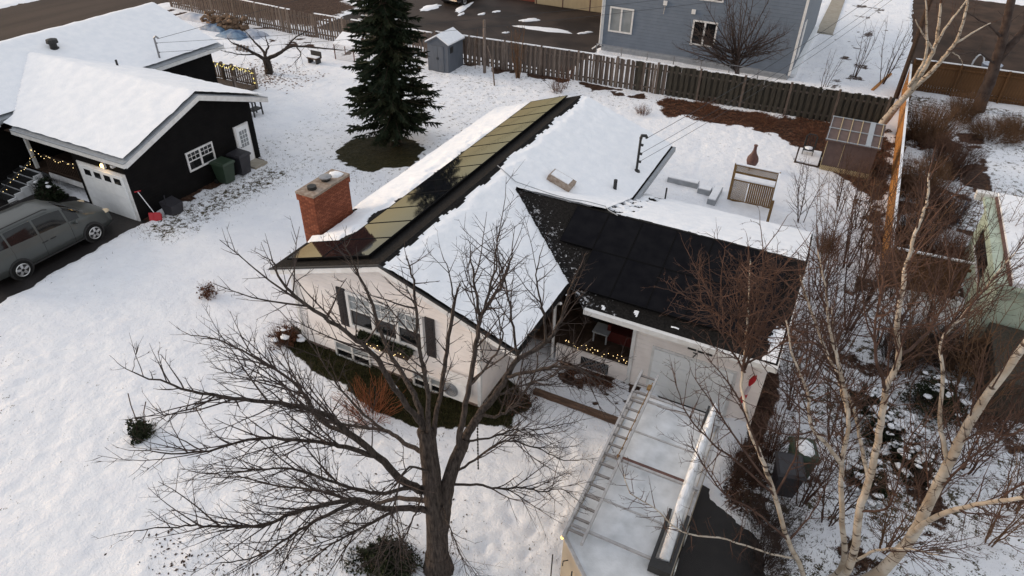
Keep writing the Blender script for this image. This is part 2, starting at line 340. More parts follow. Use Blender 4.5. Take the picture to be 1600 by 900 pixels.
def axis(segs):
    out = []
    for a, b, st in segs:
        n_ = max(1, round((b - a) / st)); out += [a + (b - a) * i / n_ for i in range(n_)]
    return out + [segs[-1][1]]
gx = axis([(-900, -200, 100), (-200, -70, 13), (-70, -33, .45), (-33, -16, .14), (-16, 5, .09), (5, 20, .4), (20, 100, 10), (100, 900, 100)])
gy = axis([(-900, -100, 100), (-100, 0, 10), (0, 3, .6), (3, 15, .09), (15, 22, .13), (22, 30, .18), (30, 42, .25), (42, 76, .5), (76, 150, 10), (150, 1200, 100)])
gv, gf, gm = [], [], []
for y in gy:
    for x in gx:
        if -70 <= x <= 20 and 0 <= y <= 76:
            r_, g_, b_ = masks(x, y); z_ = gheight(x, y) - .03 * max(r_, g_)
        else: r_ = g_ = 0; b_ = .1; z_ = .05
        gv.append((x, y, z_)); gm += [r_, g_, b_, 1]
nx = len(gx)
for j in range(len(gy) - 1):
    for i in range(nx - 1): a = j * nx + i; gf.append((a, a + 1, a + 1 + nx, a + nx))
me = bpy.data.meshes.new('ground'); me.from_pydata(gv, [], gf); me.polygons.foreach_set('use_smooth', [True] * len(gf))
at = me.color_attributes.new('mask', 'FLOAT_COLOR', 'POINT'); at.data.foreach_set('color', gm)
m = bpy.data.materials.new('snowground'); m.use_nodes = True; n = m.node_tree; p = n.nodes['Principled BSDF']; p.inputs['Roughness'].default_value = .8; p.inputs['Specular IOR Level'].default_value = .15
N = n.nodes.new; L = n.links.new
tc = N('ShaderNodeTexCoord'); va = N('ShaderNodeVertexColor'); va.layer_name = 'mask'; sp = N('ShaderNodeSeparateColor'); L(va.outputs[0], sp.inputs[0])
def nz_(scale, det=4, rough=.55):
    q = N('ShaderNodeTexNoise'); q.inputs['Scale'].default_value = scale; q.inputs['Detail'].default_value = det; q.inputs['Roughness'].default_value = rough; L(tc.outputs['Object'], q.inputs[0]); return q.outputs[0]
def mth(op, a, b=None, clamp=False):
    q = N('ShaderNodeMath'); q.operation = op; q.use_clamp = clamp
    for i, v in enumerate((a, b)):
        if v is None: continue
        if isinstance(v, (int, float)): q.inputs[i].default_value = v
        else: L(v, q.inputs[i])
    return q.outputs[0]
def rng(v, a, b):
    q = N('ShaderNodeMapRange'); q.inputs[1].default_value = a; q.inputs[2].default_value = b; L(v, q.inputs[0]); return q.outputs[0]
def ramp(v, cs):
    q = N('ShaderNodeValToRGB'); e = q.color_ramp.elements
    for i, (po, c) in enumerate(cs):
        el = e[i] if i < 2 else e.new(po)
        el.position = po; el.color = (*c, 1)
    L(v, q.inputs[0]); return q.outputs[0]
def mixc(f, a, b):
    q = N('ShaderNodeMixRGB'); L(f, q.inputs[0]); L(a, q.inputs[1]); L(b, q.inputs[2]); return q.outputs[0]
nA, nB, nC, nD = nz_(5.0, 6, .65), nz_(23, 5, .7), nz_(1.1, 3), nz_(9, 6, .75)
snowc = ramp(nC, [(.3, (.78, .80, .85)), (.7, (.86, .87, .90))])
dirt = ramp(nD, [(.3, (.022, .018, .011)), (.5, (.060, .050, .026)), (.7, (.115, .090, .055))])
leaf = ramp(nD, [(.3, (.010, .007, .006)), (.5, (.045, .022, .014)), (.68, (.12, .075, .052))])
grass = ramp(nD, [(.3, (.006, .007, .003)), (.5, (.022, .020, .006)), (.7, (.055, .040, .018))])
sp1 = mth('ADD', mth('MULTIPLY', nA, .55), mth('MULTIPLY', nB, .45))
thr = mth('SUBTRACT', .685, mth('MULTIPLY', sp.outputs[2], .27))
spk = rng(mth('SUBTRACT', sp1, thr), 0, .035)
c = mixc(spk, snowc, dirt)
lf = rng(mth('ADD', sp.outputs[0], mth('MULTIPLY', mth('SUBTRACT', sp1, .5), 1.5)), .42, .56); c = mixc(lf, c, leaf)
gr = rng(mth('ADD', sp.outputs[1], mth('MULTIPLY', mth('SUBTRACT', sp1, .5), .9)), .42, .54); c = mixc(gr, c, grass)
L(c, p.inputs['Base Color'])
hgt = mth('ADD', mth('MULTIPLY', nz_(2.6, 4), .9), mth('ADD', mth('MULTIPLY', nA, .5), mth('MULTIPLY', nB, .22)))
bp = N('ShaderNodeBump'); bp.inputs['Strength'].default_value = .9; bp.inputs['Distance'].default_value = .10; L(hgt, bp.inputs['Height']); L(bp.outputs[0], p.inputs['Normal'])
me.materials.append(m)
link('ground', me, kind='structure')
def sheet(name, P, mt, z=.0):
    b = MB(); b.add([(x, y, z) for x, y in P], [tuple(range(len(P)))]); return b.build(name, mt, kind='structure')
def grow_poly(P, k):
    cx = sum(p[0] for p in P) / len(P); cy = sum(p[1] for p in P) / len(P)
    return [(x + (k if x > cx else -k), y + (k if y > cy else -k)) for x, y in P]
sheet('street', grow_poly(STREET, .6), 'street'); sheet('parking_lot', grow_poly(LOT, .5), 'lotasphalt')
sheet('neighbour_driveway', grow_poly(BDRIVE, .4), 'asphalt'); sheet('driveway', grow_poly(MDRIVE, .4), 'asphalt'); sheet('dirt_lot', grow_poly(RLOT, .4), 'dirtlot')
# melted snow strips on the parking lot
def snow_patch(cx, cy, L_, W_, ang, seed):
    b = MB(); pts = []; k = 26
    for i in range(k):
        a = 2 * math.pi * i / k; q = 1 + .55 * fbm(math.cos(a) * 1.5 + seed, math.sin(a) * 1.5, 1, 3, seed)
        x, y = L_ * math.cos(a) * q, W_ * math.sin(a) * q; pts.append((cx + x * math.cos(ang) - y * math.sin(ang), cy + x * math.sin(ang) + y * math.cos(ang), .008))
    top = [(cx + (x - cx) * .8, cy + (y - cy) * .8, .05 + .02 * rnd()) for x, y, z in pts]
    b.add(pts + top + [(cx, cy, .06)], [(i, (i + 1) % k, (i + 1) % k + k, i + k) for i in range(k)] + [(i + k, (i + 1) % k + k, 2 * k) for i in range(k)]); return b
def px_patch(x0, y0, x1, y1, w_, seed, lab):
    a, b = gp(x0, y0), gp(x1, y1); c = (a + b) / 2; d = b - a
    snow_patch(c.x, c.y, d.length / 2, w_, math.atan2(d.y, d.x), seed).build('snow_patch', 'snowcap', label=lab, cat='snow patch', group='leftover snow on the parking lot', smooth=True)
for k, (a, lab) in enumerate([((806, 41, 898, 52, .42), 'longest strip of leftover snow on the brown parking lot'), ((812, 33, 845, 30, .35), 'short bright snow strip lying behind the longest strip on the lot'),
        ((655, 18, 690, 6, .5), 'snow streak beside the parked dark car on the lot'), ((710, 22, 738, 4, .35), 'narrow snow streak along the far side of the dark car'), ((748, 24, 758, 21, .2), 'small snow lump alone in the middle of the lot'),
        ((770, 20, 780, 17, .2), 'small snow lump on the lot towards the cream garage'), ((784, 52, 795, 51, .15), 'thin snow sliver on the lot just behind the fence'), ((716, 25, 726, 20, .15), 'tiny snow crumb by the dark car'), ((905, 53, 925, 50, .18), 'curved snow remnant near the corner of the blue house')]):
    px_patch(*a, 3.1 * k + 1, lab)
# ================================================================== MAIN HOUSE
SL = .345; RX, RZ = -9.28, 4.30; EXL, EXR = -13.17, -5.33; YF, YB = 11.36, 25.1
WY0, WYR, WY1 = 14.18, 17.25, 21.8; WRZ = 3.95; WX1 = .42
def zmain(x, y): return RZ - SL * abs(x - RX)
def zwing(x, y): return WRZ - .40 * (WYR - y) if y < WYR else WRZ - .345 * (y - WYR)
H_ = thing('white_house', 'white sided bungalow with snowy roof, solar panels and attached garage', 'house', (-9.3, 11.8, 0))
b = MB()
b.prism([(-12.8, 11.77, .18), (-6.62, 11.77, .18), (-6.62, 11.77, zmain(-6.62, 0) - .12), (RX, 11.77, RZ - .14), (-12.8, 11.77, zmain(-12.8, 0) - .12)], (0, 13.0, 0)); b.build('wall', 'whitesiding', H_)
MB().box(-12.78, 11.79, -.2, -6.64, 24.7, .18).build('foundation', 'foundation', H_)
b = MB()  # garage walls
b.box(-3.3, 14.68, .0, .25, 14.9, 2.62); b.box(.03, 14.9, 0, .25, 21.3, 2.45); b.prism([(.25, 14.9, 2.45), (.25, 21.3, 2.45), (.25, WYR, WRZ - .15)], (-.2, 0, 0)); b.box(-6.6, 21.1, 0, .03, 21.3, 2.4); b.box(-3.3, 14.9, 0, -3.1, 21.1, 2.5)
b.build('garage_wall', 'whitesiding', H_)
MB().box(-6.6, 17.3, .0, -3.3, 17.45, 2.9).build('porch_back_wall', 'darkwood', H_)
MB().box(-6.6, 14.75, .5, -3.3, 17.3, .58).build('porch_floor', 'darkwood', H_)
b = MB(); b.box(-5.6, 14.66, 0, -4.8, 14.72, .66); b.box(-3.92, 14.66, 0, -3.3, 14.72, .66); b.box(-4.8, 14.66, .5, -3.92, 14.72, .66); b.box(-4.8, 14.66, -.02, -3.92, 14.72, .06); b.build('porch_skirting', 'whitesiding', H_)
g = MB().box(-4.8, 14.70, .06, -3.92, 14.72, .5).build('vent_grille', 'black', H_)
b = MB()
for k in range(9):
    for s_ in (1, -1):
        x0 = -4.8 + .11 * k; xa, xb = (x0, x0 + .3) if s_ > 0 else (x0 + .3, x0)
        xa, xb = min(max(xa, -4.79), -3.93), min(max(xb, -4.79), -3.93); b.bar((xa, 14.69, .08), (xb, 14.69, .48), .012)
b.build('lattice', 'greytrim', g)
# roofs: thin slabs
t = .12
b = MB()
for (xa, za, xb, zb) in ((EXL, zmain(EXL, 0), RX, RZ), (RX, RZ, EXR, zmain(EXR, 0))): b.prism([(xa, YF, za - t), (xb, YF, zb - t), (xb, YF, zb), (xa, YF, za)], (0, YB - YF, 0))
R_ = b.build('roof', 'shingle', H_)
xv = RX + (RZ - WRZ) / SL; b = MB(); ef, eb = zwing(0, WY0), zwing(0, WY1)
yvf = WY0; xvf = RX + (RZ - ef) / SL
def quad(P, d=t): b.prism(P, (0, 0, -d))
quad([(xvf, WY0, ef), (WX1, WY0, ef), (WX1, WYR, WRZ), (xv, WYR, WRZ)])
yb_ = WYR + (WRZ - zmain(EXR, 0)) / .345
quad([(xv, WYR, WRZ), (WX1, WYR, WRZ), (WX1, WY1, eb), (EXR, WY1, eb), (EXR, yb_, zmain(EXR, 0))])
wr_o = b.build('wing_roof', 'shingle', H_)
b = MB(); b.box(xvf + .05, WY0 - .13, ef - .17, WX1 + .03, WY0 - .005, ef - .02); b.build('gutter', 'whitetrim', H_)
b = MB(); b.box(EXR + .003, 19.9, zmain(EXR, 0) - .16, EXR + .12, YB, zmain(EXR, 0) + .01); b.build('gutter', 'greytrim', H_)
b = MB()
for (xa, xb) in ((EXL, RX), (EXR, RX)): b.prism([(xa, YF - .03, zmain(xa, 0) - .2), (xb, YF - .03, RZ - .2), (xb, YF - .03, RZ - .02), (xa, YF - .03, zmain(xa, 0) - .02)], (0, .028, 0))
b.build('fascia', 'whitetrim', H_)
b = MB()
for (xa, xb) in ((EXL - .02, RX), (EXR + .02, RX)): b.prism([(xa, YF - .045, zmain(xa, 0) - .035), (xb, YF - .045, RZ - .035), (xb, YF - .045, RZ + .012), (xa, YF - .045, zmain(xa, 0) + .012)], (0, .06, 0))
b.build('drip_edge', 'black', H_)
b = MB(); b.prism([(EXL + .02, YF, zmain(EXL, 0) - .21), (RX, YF, RZ - .21), (RX, YF, RZ - .19), (EXL + .02, YF, zmain(EXL, 0) - .19)], (0, .4, 0)); b.prism([(RX, YF, RZ - .21), (EXR - .02, YF, zmain(EXR, 0) - .21), (EXR - .02, YF, zmain(EXR, 0) - .19), (RX, YF, RZ - .19)], (0, .4, 0)); b.build('soffit', 'whitetrim', H_)
MB().box(xvf + .1, WY0, ef - .2, WX1 - .02, 14.7, ef - .17).build('soffit', 'whitetrim', H_)
b = MB(); b.prism([(WX1 - .0, WY0, ef - .16), (WX1, WYR, WRZ - .16), (WX1, WY1, eb - .16), (WX1, WY1, eb - .0), (WX1, WYR, WRZ), (WX1, WY0, ef)], (.03, 0, 0)); b.build('fascia', 'whitetrim', H_)
# snow on the roof: heightfield following both slopes
def rough(x, y): return .12 + (.28 * sst(-7.2, -8.6, x) if RX < x < -6 and 11 < y < 26 else 0) + (.2 if x < -11 and x > -14 else 0)
def snow_field(name, x0, x1, y0, y1, st, zf, mf, parent, thick=.085):
    nx_, ny_ = int((x1 - x0) / st), int((y1 - y0) / st); idx = {}; b = MB()
    val = [[mf(x0 + i * st, y0 + j * st) for i in range(nx_ + 1)] for j in range(ny_ + 1)]
    for j in range(ny_):
        for i in range(nx_):
            q = [(i, j), (i + 1, j), (i + 1, j + 1), (i, j + 1)]
            if max(val[c][a] for a, c in q) > 0 and sum(val[c][a] > 0 for a, c in q) >= 3:
                f = []
                for a, c in q:
                    if (a, c) not in idx:
                        x, y = x0 + a * st, y0 + c * st; k = sst(0, .5, val[c][a])
                        idx[(a, c)] = len(b.v); b.v.append((x, y, zf(x, y) + .006 + k * thick * (1 + .25 * fbm(x, y, 1.6, 3, 2) + rough(x, y) * fbm(x, y, 2.6, 3, 7))))
                    f.append(idx[(a, c)])
                b.f.append(tuple(f)); b.mi.append(0)
    return b.build(name, 'roofsnow', parent, smooth=True, kind='stuff' if 'dust' in name else None)
def mask_main(x, y):
    return min(mask_main_(x, y) + .05 * fbm(x, y, 6, 4, 3), .5)
def mask_main_(x, y):
    if x < RX:
        v = -11.62 - x + .45 * fbm(x, y, 1.2, 4, 1) - .25 * sst(17, 14.5, y) + .22 * sst(19, 24, y) + .1  # below the panels
        v = min(v, y - 12.85 + .18 * fbm(x, y, 2, 3, 4))
        if -13.6 < x < -12.8 and 13.2 < y < 15.0: v = min(v, max(abs(x + 13.2) - .38, abs(y - 14.1) - .9))
        return min(v * 1.2, .5)
    v = x - (-9.18 + .14 * fbm(x, y, .9, 4, 6)) + .05 * fbm(x, y, 3.3, 2, 1)
    if zwing(x, y) > zmain(x, y) - .03 and y < WYR: return -1
    if y < WYR:  # keep clear of the valley
        xl = xv + (xvf - xv) * (WYR - y) / (WYR - WY0); v = min(v, xl - x - .02 + .16 * fbm(x, y, 1.5, 4, 8) + .08 * fbm(x, y, 8, 3, 2))
    if y < 15 and x > -5.6: v = min(v, .3)
    return min(v * 1.4, .5)
snow_field('roof_snow', EXL + .01, EXR - .0, YF + .02, YB - .01, .05, lambda x, y: max(zmain(x, y), zwing(x, y) if (y > WYR and x > RX) else -9), mask_main, H_)
def mask_wing(x, y):
    if zmain(x, y) > zwing(x, y) + .02 and x < EXR: return -1
    if y >= WYR - .25:
        v = y - (WYR + .12 + .10 * fbm(x, y, 2.0, 4, 3))
        if x < -4.6: v = min(v, .12 + .8 * fbm(x, y, 2.2, 4, 5) + .5 * sst(-5.4, -6.4, x) + .25 * sst(-5.0, -4.6, x))
        return min(v * 1.5, .5)
    v = -.5
    xl = xv + (xvf - xv) * (WYR - y) / (WYR - WY0)
    v = max(v, fbm(x, y, 5.0, 4, 9) * .6 - .2 - 1.2 * max(0, y - 14.40) - .15 * sst(-3.2, -1.8, x))
    v = max(v, (x - .12) + .5 * fbm(x, y, 2, 3, 1) - 1.0 * sst(15.0, 15.9, y))
    return min(v, .16)
snow_field('roof_snow', -8.2, WX1 - .01, WY0 + .01, WY1 - .01, .042, zwing, mask_wing, H_, .07)
# snow dusting on the shingles of the wing, thickest along the valley
sm_ = M['shingle'].copy(); sm_.name = 'dusted_shingle'; M['dusted_shingle'] = sm_; n = sm_.node_tree; p = n.nodes['Principled BSDF']; N = n.nodes.new; L = n.links.new; src = p.inputs['Base Color'].links[0].from_socket
tc = N('ShaderNodeTexCoord'); sp = N('ShaderNodeSeparateXYZ'); L(tc.outputs['Object'], sp.inputs[0]); kv = (xvf - xv) / (WYR - WY0)
dv = mth('SUBTRACT', mth('ADD', sp.outputs[0], mth('MULTIPLY', sp.outputs[1], kv)), xv + kv * WYR); fd = N('ShaderNodeMapRange'); fd.inputs[1].default_value = 0; fd.inputs[2].default_value = 2.6; fd.inputs[3].default_value = .54; fd.inputs[4].default_value = .70; L(dv, fd.inputs[0])
n1, n2 = nz_(13, 8, .7), nz_(1.6, 3); nn = mth('ADD', mth('MULTIPLY', n1, .8), mth('MULTIPLY', n2, .2)); mk_ = rng(mth('SUBTRACT', nn, fd.outputs[0]), 0, .06)
wh = N('ShaderNodeRGB'); wh.outputs[0].default_value = (.62, .63, .66, 1); L(mixc(mth('MULTIPLY', mk_, .85), src, wh.outputs[0]), p.inputs['Base Color'])
wr_o.data.materials[0] = sm_
# solar panels
def panel(parent, P0, U, V, w_, h_, gm):
    P0, U, V = Vector(P0), Vector(U).normalized(), Vector(V).normalized(); Nn = U.cross(V).normalized()
    if Nn.z < 0: Nn = -Nn
    b = MB(); q = [P0, P0 + U * w_, P0 + U * w_ + V * h_, P0 + V * h_]; e = .022
    b.add(q + [v + Nn * .045 for v in q], [(0, 1, 5, 4), (1, 2, 6, 5), (2, 3, 7, 6), (3, 0, 4, 7), (3, 2, 1, 0)])
    i_ = [P0 + U * e + V * e, P0 + U * (w_ - e) + V * e, P0 + U * (w_ - e) + V * (h_ - e), P0 + U * e + V * (h_ - e)]
    b.add([v + Nn * .045 for v in q] + [v + Nn * .045 for v in i_], [(0, 1, 5, 4), (1, 2, 6, 5), (2, 3, 7, 6), (3, 0, 4, 7)])
    o = b.build('solar_panel', 'panelframe', parent)
    MB().add([v + Nn * .040 for v in i_], [(0, 1, 2, 3)]).build('panel_glass', gm, o)
slv = Vector((-1, 0, -SL)).normalized()
for k in range(13):
    x0 = -9.80; panel(H_, (x0, 11.66 + k * 1.022, zmain(x0, 0) + .09), (0, 1, 0), slv, 1.012, 1.70, 'panelglass')
x0 = -9.80 + slv.x * 1.71; panel(H_, (x0, 11.66, zmain(x0, 0) + .09), (0, 1, 0), slv, 1.012, 1.42, 'panelglass')
wv = Vector((0, -1, -.40)).normalized()
for row, (y0, n0) in enumerate(((17.13, 0), (15.84, 1))):
    for k in range(n0, 6): panel(H_, (-6.18 + 1.03 * k, y0, zwing(0, y0) + .07), (1, 0, 0), wv, 1.022, 1.38, 'panelglass2')
# windows
def window(parent, x0, x1, z0, z1, y, cols, lites=None, frame='whitetrim', gm='glass', fw=.06, d=.05, split=None, axis='x'):
    """window on a wall facing -Y (axis x) or +X (axis y, then y is the wall's x)."""
    def B(b, a0, a1, c0, c1, e0, e1):
        return b.box(a0, y - e1, c0, a1, y - e0, c1) if axis == 'x' else b.box(y + e0, a0, c0, y + e1, a1, c1)
    f = MB(); B(f, x0, x1, z1 - fw, z1, 0.003, d); B(f, x0, x1, z0, z0 + fw, 0.003, d); B(f, x0, x0 + fw, z0 + fw, z1 - fw, .003, d); B(f, x1 - fw, x1, z0 + fw, z1 - fw, .003, d)
    cw = (x1 - x0 - fw) / cols
    for k in range(1, cols): B(f, x0 + fw / 2 + cw * k - fw * .55, x0 + fw / 2 + cw * k + fw * .55, z0 + fw, z1 - fw, .003, d)
    W = f.build('window', frame, parent)
    for k in range(cols):
        a0 = x0 + fw + cw * k + (fw * .05 if k else 0); a1 = x0 + cw * (k + 1) - fw * .05
        zs = [(z0 + fw, z1 - fw)] if not split else [(z0 + fw, z0 + (z1 - z0) * split - .02), (z0 + (z1 - z0) * split + .02, z1 - fw)]
        for i, (c0, c1) in enumerate(zs):
            MBp = MB(); B(MBp, a0, a1, c0, c1, .004, .014); MBp.build('pane', gm if not isinstance(gm, tuple) else gm[i], W)
        if split: mm = MB(); zc = z0 + (z1 - z0) * split; B(mm, a0, a1, zc - .02, zc + .02, .004, d * .8); mm.build('sash_rail', frame, W)
        if lites:
            nx_, nz_2, seg = lites; c0, c1 = zs[seg]; mm = MB()
            for i in range(1, nx_): xx_ = a0 + (a1 - a0) * i / nx_; B(mm, xx_ - .011, xx_ + .011, c0, c1, .015, .024)
            for i in range(1, nz_2): zz = c0 + (c1 - c0) * i / nz_2; B(mm, a0, a1, zz - .011, zz + .011, .015, .026)
            mm.build('muntin', frame, W)
    return W
window(H_, -10.86, -8.32, 1.47, 2.72, 11.77, 3, (3, 2, 1), gm=('glass', 'paleglass'), split=.52, fw=.09, d=.07)
window(H_, -11.6, -10.3, .03, .66, 11.77, 2, None, split=.5, gm=('glass', 'paleglass'))
window(H_, -8.82, -7.62, .03, .62, 11.77, 2, None, split=.5, gm=('glass', 'paleglass'))
for x0 in (-11.19, -8.26):
    s_ = MB(); s_.box(x0, 11.72, 1.4, x0 + .29, 11.765, 2.74); S_ = s_.build('shutter', 'shutter', H_)
    q = MB()
    for k in range(22): q.box(x0 + .04, 11.705, 1.46 + k * .058, x0 + .25, 11.722, 1.46 + k * .058 + .036)
    q.build('louvre', 'shutter', S_, kind='stuff')
# garage door with sections
D_ = MB().box(-2.76, 14.65, -.02, -.44, 14.675, 1.72).build('garage_door_frame', 'whitetrim', H_)
for k in range(4): MB().box(-2.68, 14.615, .02 + k * .41, -.52, 14.645, .02 + k * .41 + .398).build('door_panel', 'whitepaint', D_)
MB().box(-2.72, 14.60, .0, -.48, 14.64, .018).build('door_seal', 'black', D_)
b = MB()  # house number and script plaque over the garage door
b.box(-1.83, 14.655, 1.98, -1.60, 14.672, 2.03); b.box(-1.56, 14.655, 1.97, -1.38, 14.672, 2.02); b.box(-1.34, 14.655, 1.975, -1.17, 14.672, 2.025)
b.build('name_plaque', 'black', H_)
tcu = bpy.data.curves.new('house_number', 'FONT'); tcu.body = '7'; tcu.size = .26; tcu.extrude = .008; tob = bpy.data.objects.new('house_number', tcu); col.objects.link(tob)
dg = bpy.context.evaluated_depsgraph_get(); tme = bpy.data.meshes.new_from_object(tob.evaluated_get(dg)); bpy.data.objects.remove(tob)
tme.materials.clear(); tme.materials.append(M['black']); to = piece('house_number', tme, H_, (-1.68, 14.66, 1.74), (math.pi / 2, 0, 0))
b = MB(); b.bar((-3.3, 14.66, 0), (-3.3, 14.66, 2.6), .1); b.build('corner_trim', 'whitetrim', H_)
MB().bar((-6.62, 11.76, .18), (-6.62, 11.76, 3.2), .1).build('corner_trim', 'whitetrim', H_); MB().bar((-12.8, 11.76, .18), (-12.8, 11.76, 2.9), .1).build('corner_trim', 'whitetrim', H_)
b = MB(); b.tube([(-5.35, WY0 - .06, ef - .1), (-5.6, 14.4, 2.35), (-5.7, 14.62, 2.1), (-5.7, 14.62, .1)], .045, 6); b.build('downspout', 'whitetrim', H_)
# roof furniture
b = MB(); mb_ = Vector((-5.8, 21.9, zmain(-5.8, 0))); b.lathe([(.16, 0), (.12, .1), (.045, .14), (.045, 1.32)], mb_, 8); b.tube([mb_ + Vector((0, 0, 1.3)), mb_ + Vector((.03, 0, 1.42)), mb_ + Vector((.16, .05, 1.42)), mb_ + Vector((.2, .06, 1.34))], .06, 6)
for zz in (.45, .75, 1.08): b.cbox(mb_.x + .06, mb_.y, mb_.z + zz, .12, .07, .07)
b.build('service_mast', 'black', H_)
b = MB(); pb = Vector((-5.98, 20.1, zmain(-5.98, 0))); b.lathe([(.14, 0), (.065, .08), (.065, .42), (.05, .42), (.05, .36)], pb, 8); b.build('vent_pipe', 'black', H_)
b = MB(); b.lathe([(.05, 0), (.03, .04), (.03, .5)], (-4.55, 21.55, zwing(0, 21.55)), 6); b.build('vent_pipe', 'black', H_)
b = MB(); c_ = Vector((-7.4, 18.75, zmain(-7.4, 0) + .14)); ux, uy = Vector((1, 0, -SL)).normalized(), Vector((0, 1, 0)); b.bar(c_ - ux * .42, c_ + ux * .42, .55, .24); q = b.build('roof_vent', 'chimcap', H_)
MB().bar(c_ - ux * .33 + Vector((0, .03, .135)), c_ + ux * .33 + Vector((0, .03, .135)), .38, .04).build('snow_cap', 'snowcap', q)
b = MB(); pts = [(-9.2, 17.7, RZ + .08), (-8.75, 17.55, zmain(-8.75, 0) + .12)]
pts += [(x, 17.42 + .07 * math.sin(x * 3), max(zmain(x, 0), zwing(x, 17.42)) + .13) for x in (-8.4, -7.8, -7.2, -6.6, -6.0, -5.4)]
b.tube(pts, .016, 5); b.tube([p_ for p_ in [(-5.4, 17.42, zwing(0, 17.4) + .12), (-5.2, 17.2, WRZ + .1), (-4.9, 17.1, WRZ + .08)]], .016, 5); b.build('conduit', 'greytrim', H_)
# chimney: core, cap, flues, bricks
CH = thing('brick_chimney', 'red brick chimney stack rising beside the left eave of the white house', 'chimney', (-13.3, 14.1, 0))
cx0, cx1, cy0, cy1, cz1 = -13.55, -12.98, 13.32, 14.9, 4.34
MB().box(cx0 + .02, cy0 + .02, -.1, cx1 - .02, cy1 - .02, cz1).build('core', 'mortar', CH)
bl, bh = .205, .068
def brick_mesh(lx, ly, lz, mt, nm='brick'): return MB().box(-lx / 2, -ly / 2, -lz / 2, lx / 2, ly / 2, lz / 2).mesh(nm, mt)
bmx = [brick_mesh(.19, .05, .06, q) for q in ('brick', 'brick2', 'brick')]; bmy = [brick_mesh(.05, .19, .06, q) for q in ('brick', 'brick2', 'brick')]
rest = MB()
for r_ in range(int((cz1 - .02) / bh)):
    zc = cz1 - .04 - r_ * bh; off = (r_ % 2) * bl / 2; cor = .035 if r_ < 3 else 0
    vis = zc > 2.78
    fx0, fx1, fy0, fy1 = cx0 - .02 - cor, cx1 + .02 + cor, cy0 - .02 - cor, cy1 + .02 + cor
    def cuts(a, c, odd):
        n_ = max(2, round((c - a) / .2)); st_ = (c - a) / n_; e_ = [a + k * st_ for k in range(n_ + 1)]
        return e_ if not odd else [a] + [a + (k + .5) * st_ for k in range(n_)] + [c]
    ex = cuts(fx0, fx1, r_ % 2); ey = cuts(fy0 + .03, fy1, (r_ + 1) % 2)
    for k in range(len(ex) - 1):
        xm_, l_ = (ex[k] + ex[k + 1]) / 2, ex[k + 1] - ex[k] - .008
        if vis: piece('brick', random.choice(bmx), CH, (xm_, fy0 + .025 + ru(-.002, .002), zc), None, (l_ / .19, 1, 1))
        else: rest.cbox(xm_, fy0 + .025, zc, l_, .05, .06)
        rest.cbox(xm_, fy1 - .025, zc, l_, .05, .06)
    for k in range(len(ey) - 1):
        ym_, l_ = (ey[k] + ey[k + 1]) / 2, ey[k + 1] - ey[k] - .008
        if vis: piece('brick', random.choice(bmy), CH, (fx1 - .026 + ru(-.002, .002), ym_, zc), None, (1, l_ / .19, 1))
        else: rest.cbox(fx1 - .026, ym_, zc, .05, l_, .06)
        rest.cbox(fx0 + .026, ym_, zc, .05, l_, .06)
rest.build('brickwork', 'brick', CH, kind='stuff')
b = MB(); b.box(cx0 - .06, cy0 - .06, cz1, cx1 + .06, cy1 + .06, cz1 + .07); b.build('cap_slab', 'chimcap', CH)
for yy_ in (13.62, 14.25): MB().lathe([(.14, 0), (.14, .10), (.11, .10), (.11, .02)], (-13.27, yy_, cz1 + .07), 10).build('flue', 'black', CH)
MB().lathe([(.2, .1), (.2, .13), (.02, .15)], (-13.27, 14.25, cz1 + .07), 10).build('flue_cover', 'metal', CH)
MB().blob((-13.25, 14.68, cz1 + .07), .26, .2, .08, 9, 4, .2, half=True).build('snow_cap', 'snowcap', CH, smooth=True)
# window box with greenery and lights
FB = thing('window_box', 'evergreen filled window box strung with lights under the big front window', 'planter', (-9.6, 11.6, 1.2))
MB().box(-10.5, 11.47, 1.18, -8.75, 11.71, 1.36).build('box', 'darkwood', FB)
def foliage(bb, c, r, n_, s=.06, flat=.6):
    for _ in range(n_):
        a, q = ru(0, 6.283), ru(.1, 1) ** .5; th = ru(-.2, 1.4); q *= .78 + .55 * noise.noise(Vector((math.cos(a) * 1.6 + c[0], math.sin(a) * 1.6 + c[1], th * 1.8)))
        p_ = Vector((c[0] + r[0] * q * math.cos(a) * math.cos(th), c[1] + r[1] * q * math.sin(a) * math.cos(th), c[2] + r[2] * q * math.sin(th)))
        d = Vector((ru(-1, 1), ru(-1, 1), ru(-.3, 1))).normalized() * s * ru(.6, 1.4); e = Vector((ru(-1, 1), ru(-1, 1), ru(-1, 1))).cross(d).normalized() * s * flat * .5
        bb.add([p_ - e, p_ + d * .5 + e * .0 - e * .6, p_ + d, p_ + e], [(0, 1, 2, 3)])
b = MB(); [foliage(b, (-10.4 + k * .18, 11.58, 1.34), (.22, .2, .2), 110, .11) for k in range(10)]; b.build('greenery', 'evergreen', FB)
def bulbs(pts, r=.014, mt='bulb'):
    b = MB()
    for p_ in pts: b.blob(p_, r, r, r * 1.2, 5, 3, 0)
    return b
bulbs([(-10.1 + .085 * k + ru(-.02, .02), 11.40 + ru(-.04, .02), 1.30 + ru(-.06, .14)) for k in range(16)], .011).build('light_bulbs', 'bulb', FB)
